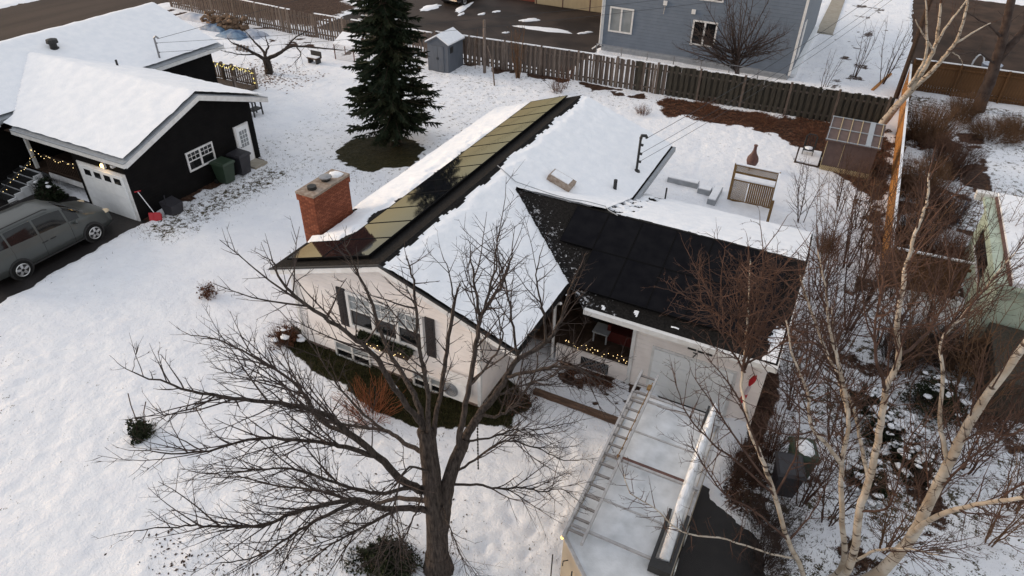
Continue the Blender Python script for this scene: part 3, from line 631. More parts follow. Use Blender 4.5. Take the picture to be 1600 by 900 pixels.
# heat pump
HP = thing('heat_pump', 'white outdoor heat pump unit on the front wall of the white house', 'heat pump', (-7.2, 11.6, .5))
MB().box(-7.62, 11.36, .52, -6.84, 11.7, 1.16).build('casing', 'whitetrim', HP)
b = MB()
for rr in (.24, .19, .14, .09): b.tube([(-7.32 + rr * math.cos(a), 11.345, .84 + rr * math.sin(a)) for a in [k * math.pi / 10 for k in range(21)]], .008, 4)
b.build('fan_grille', 'greytrim', HP); MB().tube([(-7.32, 11.352, .84), (-7.32, 11.358, .84)], .25, 16).build('fan', 'metal', HP)
b = MB(); b.box(-7.55, 11.4, .44, -7.48, 11.77, .52); b.box(-6.98, 11.4, .44, -6.91, 11.77, .52); b.build('bracket', 'metal', HP)
# porch things
b = MB()
AC = thing('porch_armchair', 'dark red armchair standing on the covered porch', 'armchair', (-3.9, 15.9, .58))
MB().box(-4.25, 15.6, .58, -3.6, 16.3, .95).build('seat', 'cushion', AC); MB().box(-4.25, 16.3, .58, -3.6, 16.48, 1.5).build('backrest', 'cushion', AC)
for x in (-4.36, -3.6): MB().box(x, 15.6, .58, x + .11, 16.48, 1.18).build('armrest', 'cushion', AC)
TR = thing('lit_shrub', 'potted evergreen wrapped in warm fairy lights on the porch', 'potted plant', (-4.95, 16.4, .58))
MB().lathe([(.14, 0), (.2, .3), (.17, .3), (.02, .28)], (-4.95, 16.4, .58), 10).build('pot', 'black', TR)
b = MB(); foliage(b, (-4.95, 16.4, .95), (.42, .42, .75), 420, .12); b.build('foliage', 'evergreen', TR)
bulbs([(-4.95 + .4 * q * math.cos(a), 16.4 + .4 * q * math.sin(a), .9 + (1 - q) * .75 + ru(-.05, .2)) for a, q in [(ru(2.6, 6.8), ru(.3, 1)) for _ in range(26)]], .014).build('light_bulbs', 'bulb', TR)
GL = thing('light_garland', 'string of warm fairy lights along the low porch front', 'string lights', (-4.4, 14.7, .66))
pts = [Vector((-5.35 + .1 * k, 14.72, .70 + .04 * math.sin(k * 1.3))) for k in range(20)]; MB().tube(pts, .008, 4).build('cord', 'wire', GL)
bulbs([p_ + Vector((ru(-.02, .02), ru(-.04, .2), ru(-.0, .08))) for p_ in pts for _ in (0, 1) if rnd() < .8], .010).build('light_bulbs', 'bulb', GL)
b = MB(); b.cbox(-4.5, 15.6, .95, .5, .5, .04); [b.bar((-4.5 + sx * .2, 15.6 + sy * .2, .58), (-4.5 + sx * .2, 15.6 + sy * .2, .93), .04) for sx in (-1, 1) for sy in (-1, 1)]
b.build('porch_table', 'greytrim', label='small grey table on the porch beside the red armchair', cat='table')
# flag hanging on the garage corner
FL = thing('hanging_flag', 'limp red and white flag hanging from a short pole by the garage door', 'flag', (-.1, 14.4, 1.2))
ft = Vector((.02, 14.40, 2.05)); MB().tube([(.05, 14.66, 1.75), (.02, 14.38, 2.1)], .014, 6).build('pole', 'whitetrim', FL)
for k, (z0, z1, mt, wd) in enumerate(((2.03, 1.62, 'flagred', .08), (1.62, 1.30, 'flagwhite', .055), (1.30, .98, 'flagred', .075))):
    b = MB(); n_ = 6; vv = []
    for i in range(n_ + 1):
        q = i / n_; zz = z0 + (z1 - z0) * q; ww = wd * (math.sin(math.pi * (.12 + .76 * q)) if k == 0 else .8 + .2 * math.sin(3 * q)); xx_ = .0 - .14 * (2.03 - zz)
        vv += [(xx_ - ww, 14.38, zz), (xx_ - ww * .3, 14.42, zz - .02), (xx_ + ww * .3, 14.36, zz), (xx_ + ww, 14.41, zz + .02)]
    b.add(vv, [(i * 4 + j, i * 4 + j + 1, i * 4 + j + 5, i * 4 + j + 4) for i in range(n_) for j in range(3)]); b.build('red_band' if mt == 'flagred' else 'white_band', mt, FL, smooth=True)
# retaining timber
b = MB(); b.box(-5.55, 12.93, -.05, -2.95, 13.1, .22); b.build('garden_timber', 'timber', label='weathered landscape timber holding the snowy bed before the porch', cat='timber')
# ================================================================== BLACK HOUSE
BH = thing('black_house', 'black sided house with white trim and deep snow on every roof', 'house', (-27, 15, 0))
BR, BZ, BS = 18.3, 4.02, .35; BE0, BE1, BXE = 14.42, 21.9, -23.08
MX, MZ, MXE = -34.7, 4.42, -30.3
def zb(y): return BZ - BS * abs(y - BR)
def zm2(x): return MZ - BS * abs(x - MX)
b = MB(); b.prism([(-23.5, 14.55, 0), (-23.5, 21.2, 0), (-23.5, 21.2, zb(21.2) - .1), (-23.5, BR, BZ - .12), (-23.5, 14.55, zb(14.55) - .1)], (-3.0, 0, 0))
b.box(-30.3, 16.6, 0, -26.5, 20.9, 2.9); b.box(-38.8, 6.5, 0, -30.75, 25.9, 2.75); b.prism([(-38.8, 25.9, 2.75), (-30.75, 25.9, 2.75), (MX, 25.9, MZ - .15)], (0, -.2, 0))
b.build('wall', 'blacksiding', BH)
b = MB(); t = .16
def slab(P, d=t): b.prism(P, (0, 0, -d))
xa = MX + (MZ - BZ) / BS; xe = MX + (MZ - zb(BE0)) / BS
slab([(xe, BE0, zb(BE0)), (BXE, BE0, zb(BE0)), (BXE, BR, BZ), (xa, BR, BZ)]); xe2 = MX + (MZ - zb(BE1)) / BS
slab([(xa, BR, BZ), (BXE, BR, BZ), (BXE, BE1, zb(BE1)), (xe2, BE1, zb(BE1))])
slab([(MX, 6, MZ), (MXE, 6, zm2(MXE)), (MXE, 26.35, zm2(MXE)), (MX, 26.35, MZ)]); slab([(-39.1, 6, zm2(-39.1)), (MX, 6, MZ), (MX, 26.35, MZ), (-39.1, 26.35, zm2(-39.1))])
b.build('roof', 'greytrim', BH)
def mk(f):
    return lambda x, y: f(x, y)
snow_field('roof_snow', -33.4, BXE - .03, BE0 + .04, BE1 - .02, .16, lambda x, y: zb(y), lambda x, y: (.5 if zb(y) > zm2(x) - .02 or x > MXE else -1), BH, .12)
snow_field('roof_snow', -39.0, MXE - .03, 6.05, 26.3, .2, lambda x, y: zm2(x), lambda x, y: .5 if zm2(x) > zb(y) - .1 or x < -33.5 else -1, BH, .12)
b = MB()
for q in ((xe + .02, BE0 - .1, zb(BE0) - .2, BXE + .03, BE0 - .003, zb(BE0) - .02), (MXE + .003, 6, zm2(MXE) - .2, MXE + .1, BE0 - .1, zm2(MXE) - .02), (MXE + .003, BE1 + .01, zm2(MXE) - .2, MXE + .1, 26.35, zm2(MXE) - .02)): MB().box(*q).build('gutter', 'whitetrim', BH)
for q in ((xe + .02, BE0 - .112, zb(BE0) - .03, BXE + .03, BE0 + .01, zb(BE0) + .012), (MXE - .01, BE1 + .01, zm2(MXE) - .018, MXE + .115, 26.36, zm2(MXE) + .012)): MB().box(*q).build('drip_edge', 'greytrim', BH)
b = MB()
for ya, yb2 in ((BE0, BR), (BE1, BR)): b.prism([(BXE, ya, zb(ya) - .24), (BXE, yb2, BZ - .24), (BXE, yb2, BZ - .01), (BXE, ya, zb(ya) - .01)], (.03, 0, 0))
b.build('fascia', 'whitetrim', BH)
b = MB()
for ya, yb2 in ((BE0, BR), (BE1, BR)): b.prism([(BXE + .005, ya, zb(ya) - .02), (BXE + .005, yb2, BZ - .02), (BXE + .005, yb2, BZ + .015), (BXE + .005, ya, zb(ya) + .015)], (.035, 0, 0))
b.build('drip_edge', 'greytrim', BH)
b = MB(); b.box(-26.5, BE0, zb(BE0) - .2, -23.1, 14.56, zb(BE0) - .17); b.box(-30.3, BE0, zb(BE0) - .2, -26.5, 16.7, zb(BE0) - .17); b.build('soffit', 'darkwood', BH)
window(BH, 17.3, 18.72, .93, 1.78, -23.5, 2, (3, 2, 1), split=.5, axis='y', fw=.07)
D2 = MB().box(-23.497, 19.98, .02, -23.44, 20.82, 1.92).build('side_door', 'whitetrim', BH)
MB().box(-23.44, 20.06, .06, -23.415, 20.74, 1.84).build('door_leaf', 'whitepaint', D2)
MB().box(-23.414, 20.2, .9, -23.406, 20.62, 1.66).build('pane', 'paleglass', D2)
b = MB(); [b.box(-23.405, 20.2 + k * .14 - .012, .9, -23.398, 20.2 + k * .14 + .012, 1.66) for k in (1, 2)]; [b.box(-23.405, 20.2, .9 + k * .19 - .012, -23.3975, 20.62, .9 + k * .19 + .012) for k in (1, 2, 3)]; b.build('muntin', 'whitepaint', D2)
MB().blob((-23.38, 20.12, .95), .03, .03, .03, 6, 4, 0).build('door_handle', 'metal', D2)
G2 = MB().box(-26.24, 14.50, -.02, -23.5, 14.545, 2.02).build('garage_door_frame', 'whitetrim', BH)
for k in range(4): MB().box(-26.1, 14.455, .03 + k * .472, -23.64, 14.495, .03 + k * .472 + .462).build('door_panel', 'whitepaint', G2)
for k in range(4): MB().box(-25.85 + k * .565, 14.445, 1.53, -25.85 + k * .565 + .36, 14.456, 1.78).build('pane', 'glass', G2)
LM = MB().box(-24.62, 14.44, 2.08, -24.48, 14.545, 2.30).build('porch_lamp', 'whitetrim', BH); MB().blob((-24.55, 14.41, 2.22), .045, .045, .08, 7, 5, 0).build('lamp_glass', 'lampglow', LM)
ld = bpy.data.lights.new('lamp_light', 'POINT'); ld.energy = 1.5; ld.color = (1, .62, .25); ld.shadow_soft_size = .06; lo = bpy.data.objects.new('lamp_light', ld); col.objects.link(lo); lo.location = (-24.55, 14.34, 2.2); lo.parent = BH; lo.matrix_parent_inverse = Matrix.Translation((27, -15, 0))
MB().cbox(-23.95, 14.47, 2.3, .12, .14, .1).build('camera_unit', 'whitetrim', BH)
b = MB(); b.bar((-29.75, 14.8, .75), (-29.75, 14.8, zb(BE0) - .17), .12); b.build('porch_post', 'whitetrim', BH)
MB().box(-30.3, 14.8, .62, -26.5, 16.6, .72).build('porch_floor', 'darkwood', BH); MB().box(-29.0, 14.76, .5, -26.45, 14.80, .72).build('porch_skirt', 'whitetrim', BH)
window(BH, -29.6, -28.7, 1.1, 2.35, 16.6, 1, None, gm='paleglass')
RL = MB(); RL.bar((-29.0, 14.83, 1.5), (-26.5, 14.83, 1.5), .07, .05); RL.bar((-29.0, 14.83, .84), (-26.5, 14.83, .84), .06, .05); RL = RL.build('porch_railing', 'darkwood', BH)
bm_ = MB().box(-.018, -.018, 0, .018, .018, .62).mesh('baluster', 'darkwood')
for k in range(21): piece('baluster', bm_, RL, (-28.93 + k * .12, 14.83, .86))
GP = thing('light_garland', 'string of warm lights on the porch railing of the black house', 'string lights', (-27.8, 14.8, 1.5))
pts = [Vector((-29.7 + .16 * k, 14.77, 1.52 + .07 * math.sin(k * 1.1))) for k in range(21)]; MB().tube(pts, .008, 4).build('cord', 'wire', GP)
bulbs([p_ + Vector((ru(-.05, .05), ru(-.05, .03), ru(-.1, .08))) for p_ in pts for _ in range(1)], .012).build('light_bulbs', 'bulb', GP)
ST = thing('front_steps', 'white stringered steps with dark treads leading up to the black house porch', 'steps', (-30.2, 13.6, 0))
for k in range(5): MB().box(-31.0, 13.0 + .32 * k, .13 * k + .06, -29.35, 13.36 + .32 * k, .13 * k + .11).build('tread', 'black', ST)
for x in (-31.06, -29.34):
    b = MB()
    for k in range(5): b.box(x, 12.98 + .32 * k, -.02, x + .07, 13.32 + .32 * k, .13 * k + .16)
    b.build('stringer', 'whitepaint', ST)
for k in range(5): MB().box(-30.98, 13.34 + .32 * k, .13 * k - .02, -29.36, 13.37 + .32 * k, .13 * (k + 1) + .05).build('riser', 'stepsnow', ST)
GS = thing('light_garland', 'string of warm lights running down the front steps handrail', 'string lights', (-29.3, 13.6, .5))
pts = [Vector((-29.45 + .05 * math.sin(k), 12.95 + .095 * k, .55 + .045 * k)) for k in range(20)]; MB().tube(pts, .008, 4).build('cord', 'wire', GS); bulbs([p_ + Vector((ru(-.06, .06), ru(-.05, .05), ru(-.08, .06))) for p_ in pts for _ in range(1)], .012).build('light_bulbs', 'bulb', GS)
for k in (-29.45,): MB().tube([(k, 12.95, -.02), (k, 12.95, .6), (k, 14.8, 1.45)], .02, 5).build('handrail', 'black', ST)
# roof furniture of the black house
def roofpipe(x, y, z, h, r, nm, mt='black'): return MB().lathe([(r * 1.8, 0), (r, .06), (r, h)], (x, y, z), 8).build(nm, mt, BH)
roofpipe(-30.5, 20.3, zm2(-30.5), .75, .05, 'vent_pipe')
b = MB(); q = (-33.35, 18.85 + .55, zm2(-33.35)); b.lathe([(.2, 0), (.22, .12), (.16, .16), (.16, .3), (.26, .34), (.24, .5), (.05, .55)], q, 10); b.build('roof_ventilator', 'black', BH)
b = MB(); q = Vector((-30.65, 22.7, zm2(-30.65))); b.lathe([(.12, 0), (.045, .1), (.045, 1.1)], q, 6); b.tube([q + Vector((0, 0, 1.08)), q + Vector((.1, .05, 1.16)), q + Vector((.2, .08, 1.06))], .05, 5); b.cbox(q.x + .06, q.y, q.z + .85, .12, .06, .06); b.cbox(q.x + .06, q.y, q.z + .4, .1, .06, .06); b.build('service_mast', 'metal', BH)
# back deck with lit railing
DK = thing('back_deck', 'raised wooden deck with lit picket railing behind the black house', 'deck', (-32, 27, 0))
MB().box(-34.4, 25.95, .12, -29.95, 27.85, .22).build('floor', 'oldwood', DK)
b = MB(); b.bar((-34, 27.8, 1.12), (-29.95, 27.8, 1.12), .09, .05); b.bar((-34, 27.8, .32), (-29.95, 27.8, .32), .06, .06); b.bar((-29.95, 26.3, 1.12), (-29.95, 27.8, 1.12), .09, .05); b.bar((-29.95, 26.3, .32), (-29.95, 27.8, .32), .06, .06); b.build('rail', 'oldwood', DK)
for x, y in ((-34, 27.8), (-32.4, 27.8), (-31.6, 27.8), (-29.95, 27.8), (-29.95, 26.3)): MB().box(x - .07, y - .07, -.05, x + .07, y + .07, 1.25).build('post', 'oldwood2', DK)
bm_ = MB().box(-.05, -.015, 0, .05, .015, .85).mesh('baluster', 'oldwood2')
for k in range(22): piece('baluster', bm_, DK, (-33.85 + k * .175, 27.8, .3))
GD = thing('light_garland', 'string of yellow lights wound on the back deck railing', 'string lights', (-32, 27.8, 1.1))
pts = [Vector((-34 + .12 * k, 27.74, 1.12 + .06 * math.sin(k * 1.7))) for k in range(34)] + [Vector((-29.95, 27.75, 1.05 - .09 * k)) for k in range(8)]
MB().tube(pts, .008, 4).build('cord', 'wire', GD); bulbs([p_ + Vector((ru(-.05, .05), ru(-.06, .02), ru(-.12, .07))) for p_ in pts for _ in range(2)], .016).build('light_bulbs', 'coolbulb', GD)
GR = thing('barbecue', 'covered black barbecue beside the rear corner of the black house', 'barbecue', (-27.3, 24.9, 0))
MB().blob((-27.3, 24.9, 1.0), .3, .42, .25, 10, 6, .03).build('lid', 'greytrim', GR, smooth=True); b = MB(); [b.bar((-27.3 + sx * .22, 24.9 + sy * .3, 0), (-27.3 + sx * .2, 24.9 + sy * .28, .85), .06) for sx in (-1, 1) for sy in (-1, 1)]; b.box(-27.52, 24.6, .35, -27.08, 25.2, .42); b.build('stand', 'black', GR)
# ================================================================== BINS
def bin_(label, x, y, mt, rz=0, snow=False, s=1., tilt=None, grp='wheeled bins'):
    t_ = thing('wheeled_bin', label, 'bin', (x, y, .03), grp, rz); t_.scale = (s, s, s)
    if tilt: t_.rotation_euler = tilt
    b = MB(); b.add([(-.24, -.27, .08), (.24, -.27, .08), (.24, .25, .08), (-.24, .25, .08), (-.31, -.36, .95), (.31, -.36, .95), (.31, .36, .95), (-.31, .36, .95)], [(0, 3, 2, 1), (4, 5, 6, 7), (0, 1, 5, 4), (1, 2, 6, 5), (2, 3, 7, 6), (3, 0, 4, 7)]); b.box(-.34, -.39, .9, .34, .39, .96); LB(b, 'body', mt, t_)
    b = MB(); b.add([(-.35, -.42, .965), (.35, -.42, .965), (.35, .42, .965), (-.35, .42, .965), (-.3, -.36, 1.04), (.3, -.36, 1.04), (.3, .3, 1.06), (-.3, .3, 1.06)], [(0, 3, 2, 1), (4, 5, 6, 7), (0, 1, 5, 4), (1, 2, 6, 5), (2, 3, 7, 6), (3, 0, 4, 7)]); LB(b, 'lid', mt, t_)
    LB(MB().tube([(-.26, .44, .93), (.26, .44, .93)], .022, 6), 'handle', mt, t_)
    for sx in (-.3, .3): LB(MB().tube([(sx - .03, .28, .11), (sx + .03, .28, .11)], .11, 10), 'wheel', 'tyre', t_)
    if snow: LB(MB().blob((0, -.03, 1.045), .25, .3, .06, 10, 4, .15, half=True), 'snow_cap', 'snowcap', t_, True)
    return t_
bin_('green wheeled bin against the black wall', -22.95, 18.55, 'binGreen', 1.57)
bin_('dark grey wheeled bin between the green bin and the side door', -22.95, 19.5, 'binGrey', 1.57)
bin_('green wheeled bin with snow on its lid beside the garage', 1.60, 13.55, 'binGreen', .3, True, .92)
bin_('dark grey wheeled bin standing before the snow topped green bin', 1.36, 12.82, 'binGrey', .25, False, .95)
SH = thing('snow_shovel', 'red snow shovel leaning by the corner of the black house', 'shovel', (-22.95, 14.95, 0))
MB().tube([(-23.0, 14.9, .25), (-23.35, 14.72, 1.25)], .016, 6).build('shaft', 'whitepaint', SH); MB().tube([(-23.42, 14.62, 1.27), (-23.3, 14.82, 1.27)], .02, 6).build('grip', 'redplastic', SH)
b = MB(); b.add([(-23.12, 14.68, .0), (-22.72, 14.92, .0), (-22.78, 15.02, .3), (-23.18, 14.78, .34), (-22.95, 14.72, .02), (-22.98, 14.82, .36)], [(0, 4, 5, 3), (4, 1, 2, 5)]); b.prism([(-23.12, 14.66, .0), (-22.72, 14.9, .0), (-22.8, 15.0, .36), (-23.18, 14.76, .36)], (.02, -.03, .01)); b.build('blade', 'redplastic', SH)
SB = thing('grey_tub', 'dark grey plastic tub by the corner of the black house', 'tub', (-22.75, 15.6, 0)); b = MB(); b.add([(-23.0, 15.3, 0), (-22.55, 15.35, 0), (-22.55, 15.8, 0), (-23.0, 15.8, 0), (-23.08, 15.25, .62), (-22.5, 15.3, .5), (-22.5, 15.88, .5), (-23.08, 15.88, .62)], [(0, 1, 5, 4), (1, 2, 6, 5), (2, 3, 7, 6), (3, 0, 4, 7), (3, 2, 1, 0), (4, 5, 6, 7)]); b.build('body', 'binGrey', SB); MB().bar((-22.8, 15.32, .55), (-22.76, 15.34, .95), .03).build('handle', 'binGrey', SB)
b = MB(); b.box(-23.4, 20.05, -.02, -22.7, 20.8, .16); b.build('door_step', 'concrete', label='concrete step below the side door of the black house', cat='step')
# ================================================================== VEHICLES
def wheel(parent, x, y, r=.34, side=1, spokes=5):
    W = MB().tube([(x - .11 * side, y, r), (x + .10 * side, y, r)], r, 20).build('wheel', 'tyre', parent)
    b = MB(); b.tube([(x + .098 * side, y, r), (x + .106 * side, y, r)], r * .68, 18); b.build('rim_disc', 'black', W)
    b = MB()
    for k in range(spokes):
        a = k * 2 * math.pi / spokes + .3; b.bar((x + .112 * side, y, r), (x + .112 * side, y + math.cos(a) * r * .66, r + math.sin(a) * r * .66), .085, .02, up=(1, 0, 0))
    b.tube([(x + .115 * side, y + math.cos(q) * r * .66, r + math.sin(q) * r * .66) for q in [i * math.pi / 10 for i in range(21)]], .018, 4); b.build('rim', 'rim', W)
def car(name, label, cat, cx, cy, paint, st, wy, wr, glass, fwd=1, extra=None):
    """st: stations along the length (y, zbot, wbot, zbelt, wbelt, zroof, wroof)."""
    T_ = thing(name, label, cat, (cx, cy, 0)); n_ = len(st)
    def ring(s):
        y, zb_, wb, zl, wl, zr, wr_ = s; h = [(wb * .80, zb_), (wb * .97, zb_ + .06), (wb, zb_ + (zl - zb_) * .45), (wl, zl - .04), (wl * .985, zl)]
        if zr > zl + .08: h += [(wr_ + (wl - wr_) * .35, zl + (zr - zl) * .62), (wr_ + .01, zr - .09), (wr_ * .9, zr - .025), (wr_ * .5, zr)]
        else: h += [(wl * .95, zl + .02), (wl * .86, zl + .05), (wl * .7, zl + .065), (wl * .4, zl + .08)]
        return h
    RG = [ring(s) for s in st]; m_ = len(RG[0]); b = MB()
    for s, rr in zip(st, RG):
        for (x, z) in rr: b.v.append((cx + x, cy + s[0] * fwd, z))
        for (x, z) in rr[::-1]: b.v.append((cx - x, cy + s[0] * fwd, z))
    k2 = 2 * m_
    for i in range(n_ - 1):
        for j in range(k2): j2 = (j + 1) % k2; b.f.append((i * k2 + j, i * k2 + j2, (i + 1) * k2 + j2, (i + 1) * k2 + j)); b.mi.append(0)
    b.f.append(tuple(range(k2))); b.mi.append(0); b.f.append(tuple(range((n_ - 1) * k2, n_ * k2))[::-1]); b.mi.append(0)
    b.build('body', paint, T_, smooth=True)
    def surf(y, v):  # point on body side at longitudinal y and height index v
        for i in range(n_ - 1):
            if st[i][0] <= y <= st[i + 1][0]:
                q = (y - st[i][0]) / (st[i + 1][0] - st[i][0]); i0 = int(v); fr = v - i0
                P = [RG[k][min(i0, m_ - 1)][c] + (RG[k][min(i0 + 1, m_ - 1)][c] - RG[k][min(i0, m_ - 1)][c]) * fr for k in (i, i + 1) for c in (0, 1)]
                return P[0] + (P[2] - P[0]) * q, P[1] + (P[3] - P[1]) * q
    for (y0, y1, v0a, v1a, v0b, v1b) in glass:   # side glass panels, both sides
        for s_ in (1, -1):
            b = MB(); g_ = 6
            for i in range(g_ + 1):
                y = y0 + (y1 - y0) * i / g_
                for j in range(4):
                    v = (v0a + (v0b - v0a) * i / g_) * (1 - j / 3) + (v1a + (v1b - v1a) * i / g_) * j / 3; x, z = surf(y, v); b.v.append((cx + s_ * (x + .008), cy + y * fwd, z + .004))
            for i in range(g_):
                for j in range(3): b.f.append((i * 4 + j, i * 4 + j + 1, i * 4 + j + 5, i * 4 + j + 4)); b.mi.append(0)
            b.build('side_window', 'glass', T_, smooth=True)
    def across(y0, y1, wk0, wk1, nm, mt, off=.01):
        b = MB(); g_ = 5
        for i in range(g_ + 1):
            y = y0 + (y1 - y0) * i / g_
            for j in range(9):
                u = j / 4 - 1; a = abs(u) * 1.0
                v = (m_ - 1) - a * (m_ - 1 - 5.35); x, z = surf(y, v); b.v.append((cx + (x if u >= 0 else -x) * 1.0, cy + y * fwd, z + off))
        for i in range(g_):
            for j in range(8): b.f.append((i * 9 + j, i * 9 + j + 1, i * 9 + j + 10, i * 9 + j + 9)); b.mi.append(0)
        return b.build(nm, mt, T_, smooth=True)
    for y in wy:
        for s_ in (1, -1):
            xw = cx + s_ * (st[n_ // 2][2] - .10)
            MB().tube([(xw - .2 * s_, cy + y * fwd, wr + .02), (xw + .112 * s_, cy + y * fwd, wr + .02)], wr + .07, 20).build('wheel_arch', 'black', T_); wheel(T_, xw + .03 * s_, cy + y * fwd, wr, s_)
    return T_, surf, across
VST = [(y_ * (.93 if y_ < 0 else .98), *q_) for y_, *q_ in [(-2.54, .45, .80, .95, .84, .98, .7), (-2.48, .32, .90, 1.02, .93, 1.12, .72), (-2.36, .28, .96, 1.05, .965, 1.52, .70), (-2.20, .26, .98, 1.05, .985, 1.72, .70), (-1.6, .24, .99, 1.04, .99, 1.78, .72), (-.6, .22, .99, 1.02, .99, 1.80, .73), (.3, .22, .99, 1.0, .99, 1.78, .73), (.8, .22, .99, 1.0, .985, 1.70, .71), (1.25, .22, .98, 1.02, .97, 1.42, .74), (1.62, .22, .98, 1.03, .95, 1.12, .8), (1.8, .23, .97, .99, .93, 1.0, .8), (2.2, .25, .93, .88, .86, .9, .6), (2.45, .28, .84, .74, .76, .78, .5), (2.54, .36, .66, .62, .6, .66, .4)]]
V_, vsf, vac = car('minivan', 'grey green minivan parked on the dark driveway beside the black house', 'minivan', -24.72, 11.30, 'vanpaint', VST, (1.48, -1.32), .34,
    [(-2.06, -1.36, 4.5, 6.0, 4.45, 6.05), (-1.29, -.36, 4.45, 6.05, 4.4, 6.05), (-.28, .72, 4.4, 6.05, 4.35, 6.0), (.80, 1.2, 4.35, 5.9, 4.35, 5.2)])
vac(.84, 1.56, 0, 0, 'windscreen', 'glass'); vac(-2.29, -2.06, 0, 0, 'rear_window', 'glass')
for s_ in (1, -1):
    x = -24.72 + s_ * .70; MB().tube([(x, 11.3 - 1.9, 1.81), (x, 11.3 - 1.8, 1.86), (x, 11.3 + .2, 1.87), (x, 11.3 + .35, 1.81)], .02, 6).build('roof_rail', 'black', V_)
    MB().blob((-24.72 + s_ * 1.06, 11.3 + .98, 1.08), .09, .07, .08, 8, 5, .02).build('wing_mirror', 'vanpaint', V_, smooth=True)
    MB().blob((-24.72 + s_ * .86, 11.3 - 2.24, 1.0), .14, .13, .15, 8, 5, .02).build('tail_light', 'redlamp', V_, smooth=True)
    MB().blob((-24.72 + s_ * .70, 11.3 + 2.28, .80), .16, .2, .08, 8, 5, .02).build('headlight', 'headlamp', V_, smooth=True)
    for yy_ in (-.25, .05): MB().bar((-24.72 + s_ * 1.0, 11.3 + yy_ - .1, .90), (-24.72 + s_ * 1.0, 11.3 + yy_ + .1, .90), .03).build('door_handle', 'black', V_)
    for yy_ in (.76, -.31, -1.32):
        b = MB(); b.tube([(-24.72 + s_ * (vsf(yy_, v)[0] + .002), 11.3 + yy_, vsf(yy_, v)[1]) for v in (1.2, 2, 3, 4, 4.4)], .006, 4); b.build('door_seam', 'black', V_)
    b = MB(); b.bar((-24.72 + s_ * .985, 11.3 - 1.1, .32), (-24.72 + s_ * .985, 11.3 + 1.1, .32), .03, .06); b.build('sill_trim', 'black', V_)
CST = [(-2.3, .4, .75, .8, .8, .82, .5), (-2.2, .28, .86, .92, .86, .95, .6), (-1.5, .24, .90, .95, .88, 1.0, .62), (-.95, .22, .91, .95, .89, 1.36, .6), (-.2, .22, .91, .94, .9, 1.46, .6), (.5, .22, .91, .93, .9, 1.36, .6), (1.1, .22, .9, .93, .88, 1.0, .62), (1.9, .25, .86, .82, .8, .84, .5), (2.25, .34, .7, .62, .65, .66, .4)]
def sedan(label, x, y, paint, rz=0):
    c_, s1, ac = car('parked_car', label, 'car', x, y, paint, CST, (1.4, -1.4), .32, [(-.95, -.1, 4.45, 6.0, 4.4, 6.0), (-.02, .75, 4.4, 6.0, 4.4, 5.6)]); ac(.5, 1.1, 0, 0, 'windscreen', 'glass'); ac(-1.5, -.95, 0, 0, 'rear_window', 'glass')
    for s_ in (1, -1): MB().blob((x + s_ * .66, y - 2.2, .78), .12, .08, .07, 8, 5, 0).build('tail_light', 'redlamp', c_)
    return c_
sedan('dark car parked on the brown lot beyond the fence', -30.3, 52.0, 'carblack')
# ================================================================== TRAILER with rack, ladder and tube
TL = thing('cargo_trailer', 'cream enclosed cargo trailer with wedge nose and snowy white roof on the driveway', 'trailer', (-1.4, 9.8, 0))
tx0, tx1, ty0, ty1, tz = -2.50, -.42, 7.72, 12.2, 2.22
out = [(tx0, ty0), (-1.46, 6.75), (tx1, ty0), (tx1, ty1), (tx0, ty1)]
b = MB(); b.prism([(x, y, .45) for x, y in out], (0, 0, tz - .45)); b.build('body', 'cream', TL)
b = MB(); b.add([(x, y, tz + .004) for x, y in [(tx0 + .05, ty0), (-1.46, 6.82), (tx1 - .05, ty0), (tx1 - .05, ty1 - .04), (tx0 + .05, ty1 - .04)]], [(0, 1, 2, 3, 4)]); b.build('roof_sheet', 'trailerroof', TL)
b = MB()
for i in range(5): (xa, ya), (xb, yb2) = out[i], out[(i + 1) % 5]; b.bar((xa, ya, tz + .0), (xb, yb2, tz + .0), .07, .06)
b.build('roof_rail', 'alu', TL)
for y in (8.85, 10.95): b = MB(); b.box(tx0 + .08, y - .02, tz + .005, tx1 - .08, y + .02, tz + .02); b.build('roof_seam', 'alu', TL)
for y in (7.92, 9.9, 11.88):
    b = MB(); b.bar((tx0 - .02, y, tz + .13), (tx1 + .02, y, tz + .13), .05, .05); b.bar((tx0 + .02, y, tz), (tx0 + .02, y, tz + .12), .05); b.bar((tx1 - .02, y, tz), (tx1 - .02, y, tz + .12), .05); b.build('crossbar', 'alu', TL)
b = MB(); b.box(tx0 + .25, 10.0, tz + .006, tx1 - .25, 10.12, tz + .016); b.build('roof_seam', 'rust', TL)
for x, y in ((tx0 - .02, ty0 - .03), (tx1 + .02, ty0 - .03)): MB().blob((x, y, tz - .06), .035, .035, .03, 7, 4, 0).build('marker_light', 'amber', TL)
b = MB(); b.box(tx0 - .006, 7.8, .5, tx0 + .0, 12.1, .62); b.build('side_trim', 'alu', TL)
for k in range(3): b = MB(); yy_ = 7.5 - .28 * k; xx_ = -2.5 + (7.72 - yy_) * 1.072; b.tube([(xx_ - .02, yy_ - .02, 1.85), (xx_ - .10, yy_ - .09, 1.86), (xx_ - .10, yy_ - .09, 1.70)], .012, 5); b.build('hook', 'black', TL)
b = MB(); b.bar((tx0 - .05, 7.3, 1.0), (tx0 - .05, 7.3, 2.1), .02); b.bar((-2.1, 7.2, 1.2), (-2.1, 7.2, 2.0), .02); b.build('grab_rail', 'black', TL)
for y in (9.3, 10.2):
    for x, s_ in ((tx0 + .1, -1), (tx1 - .1, 1)): wheel(TL, x, y, .34, s_)
b = MB(); b.bar((-1.46, 6.8, .5), (-1.46, 5.6, .48), .1); b.build('tow_bar', 'black', TL)
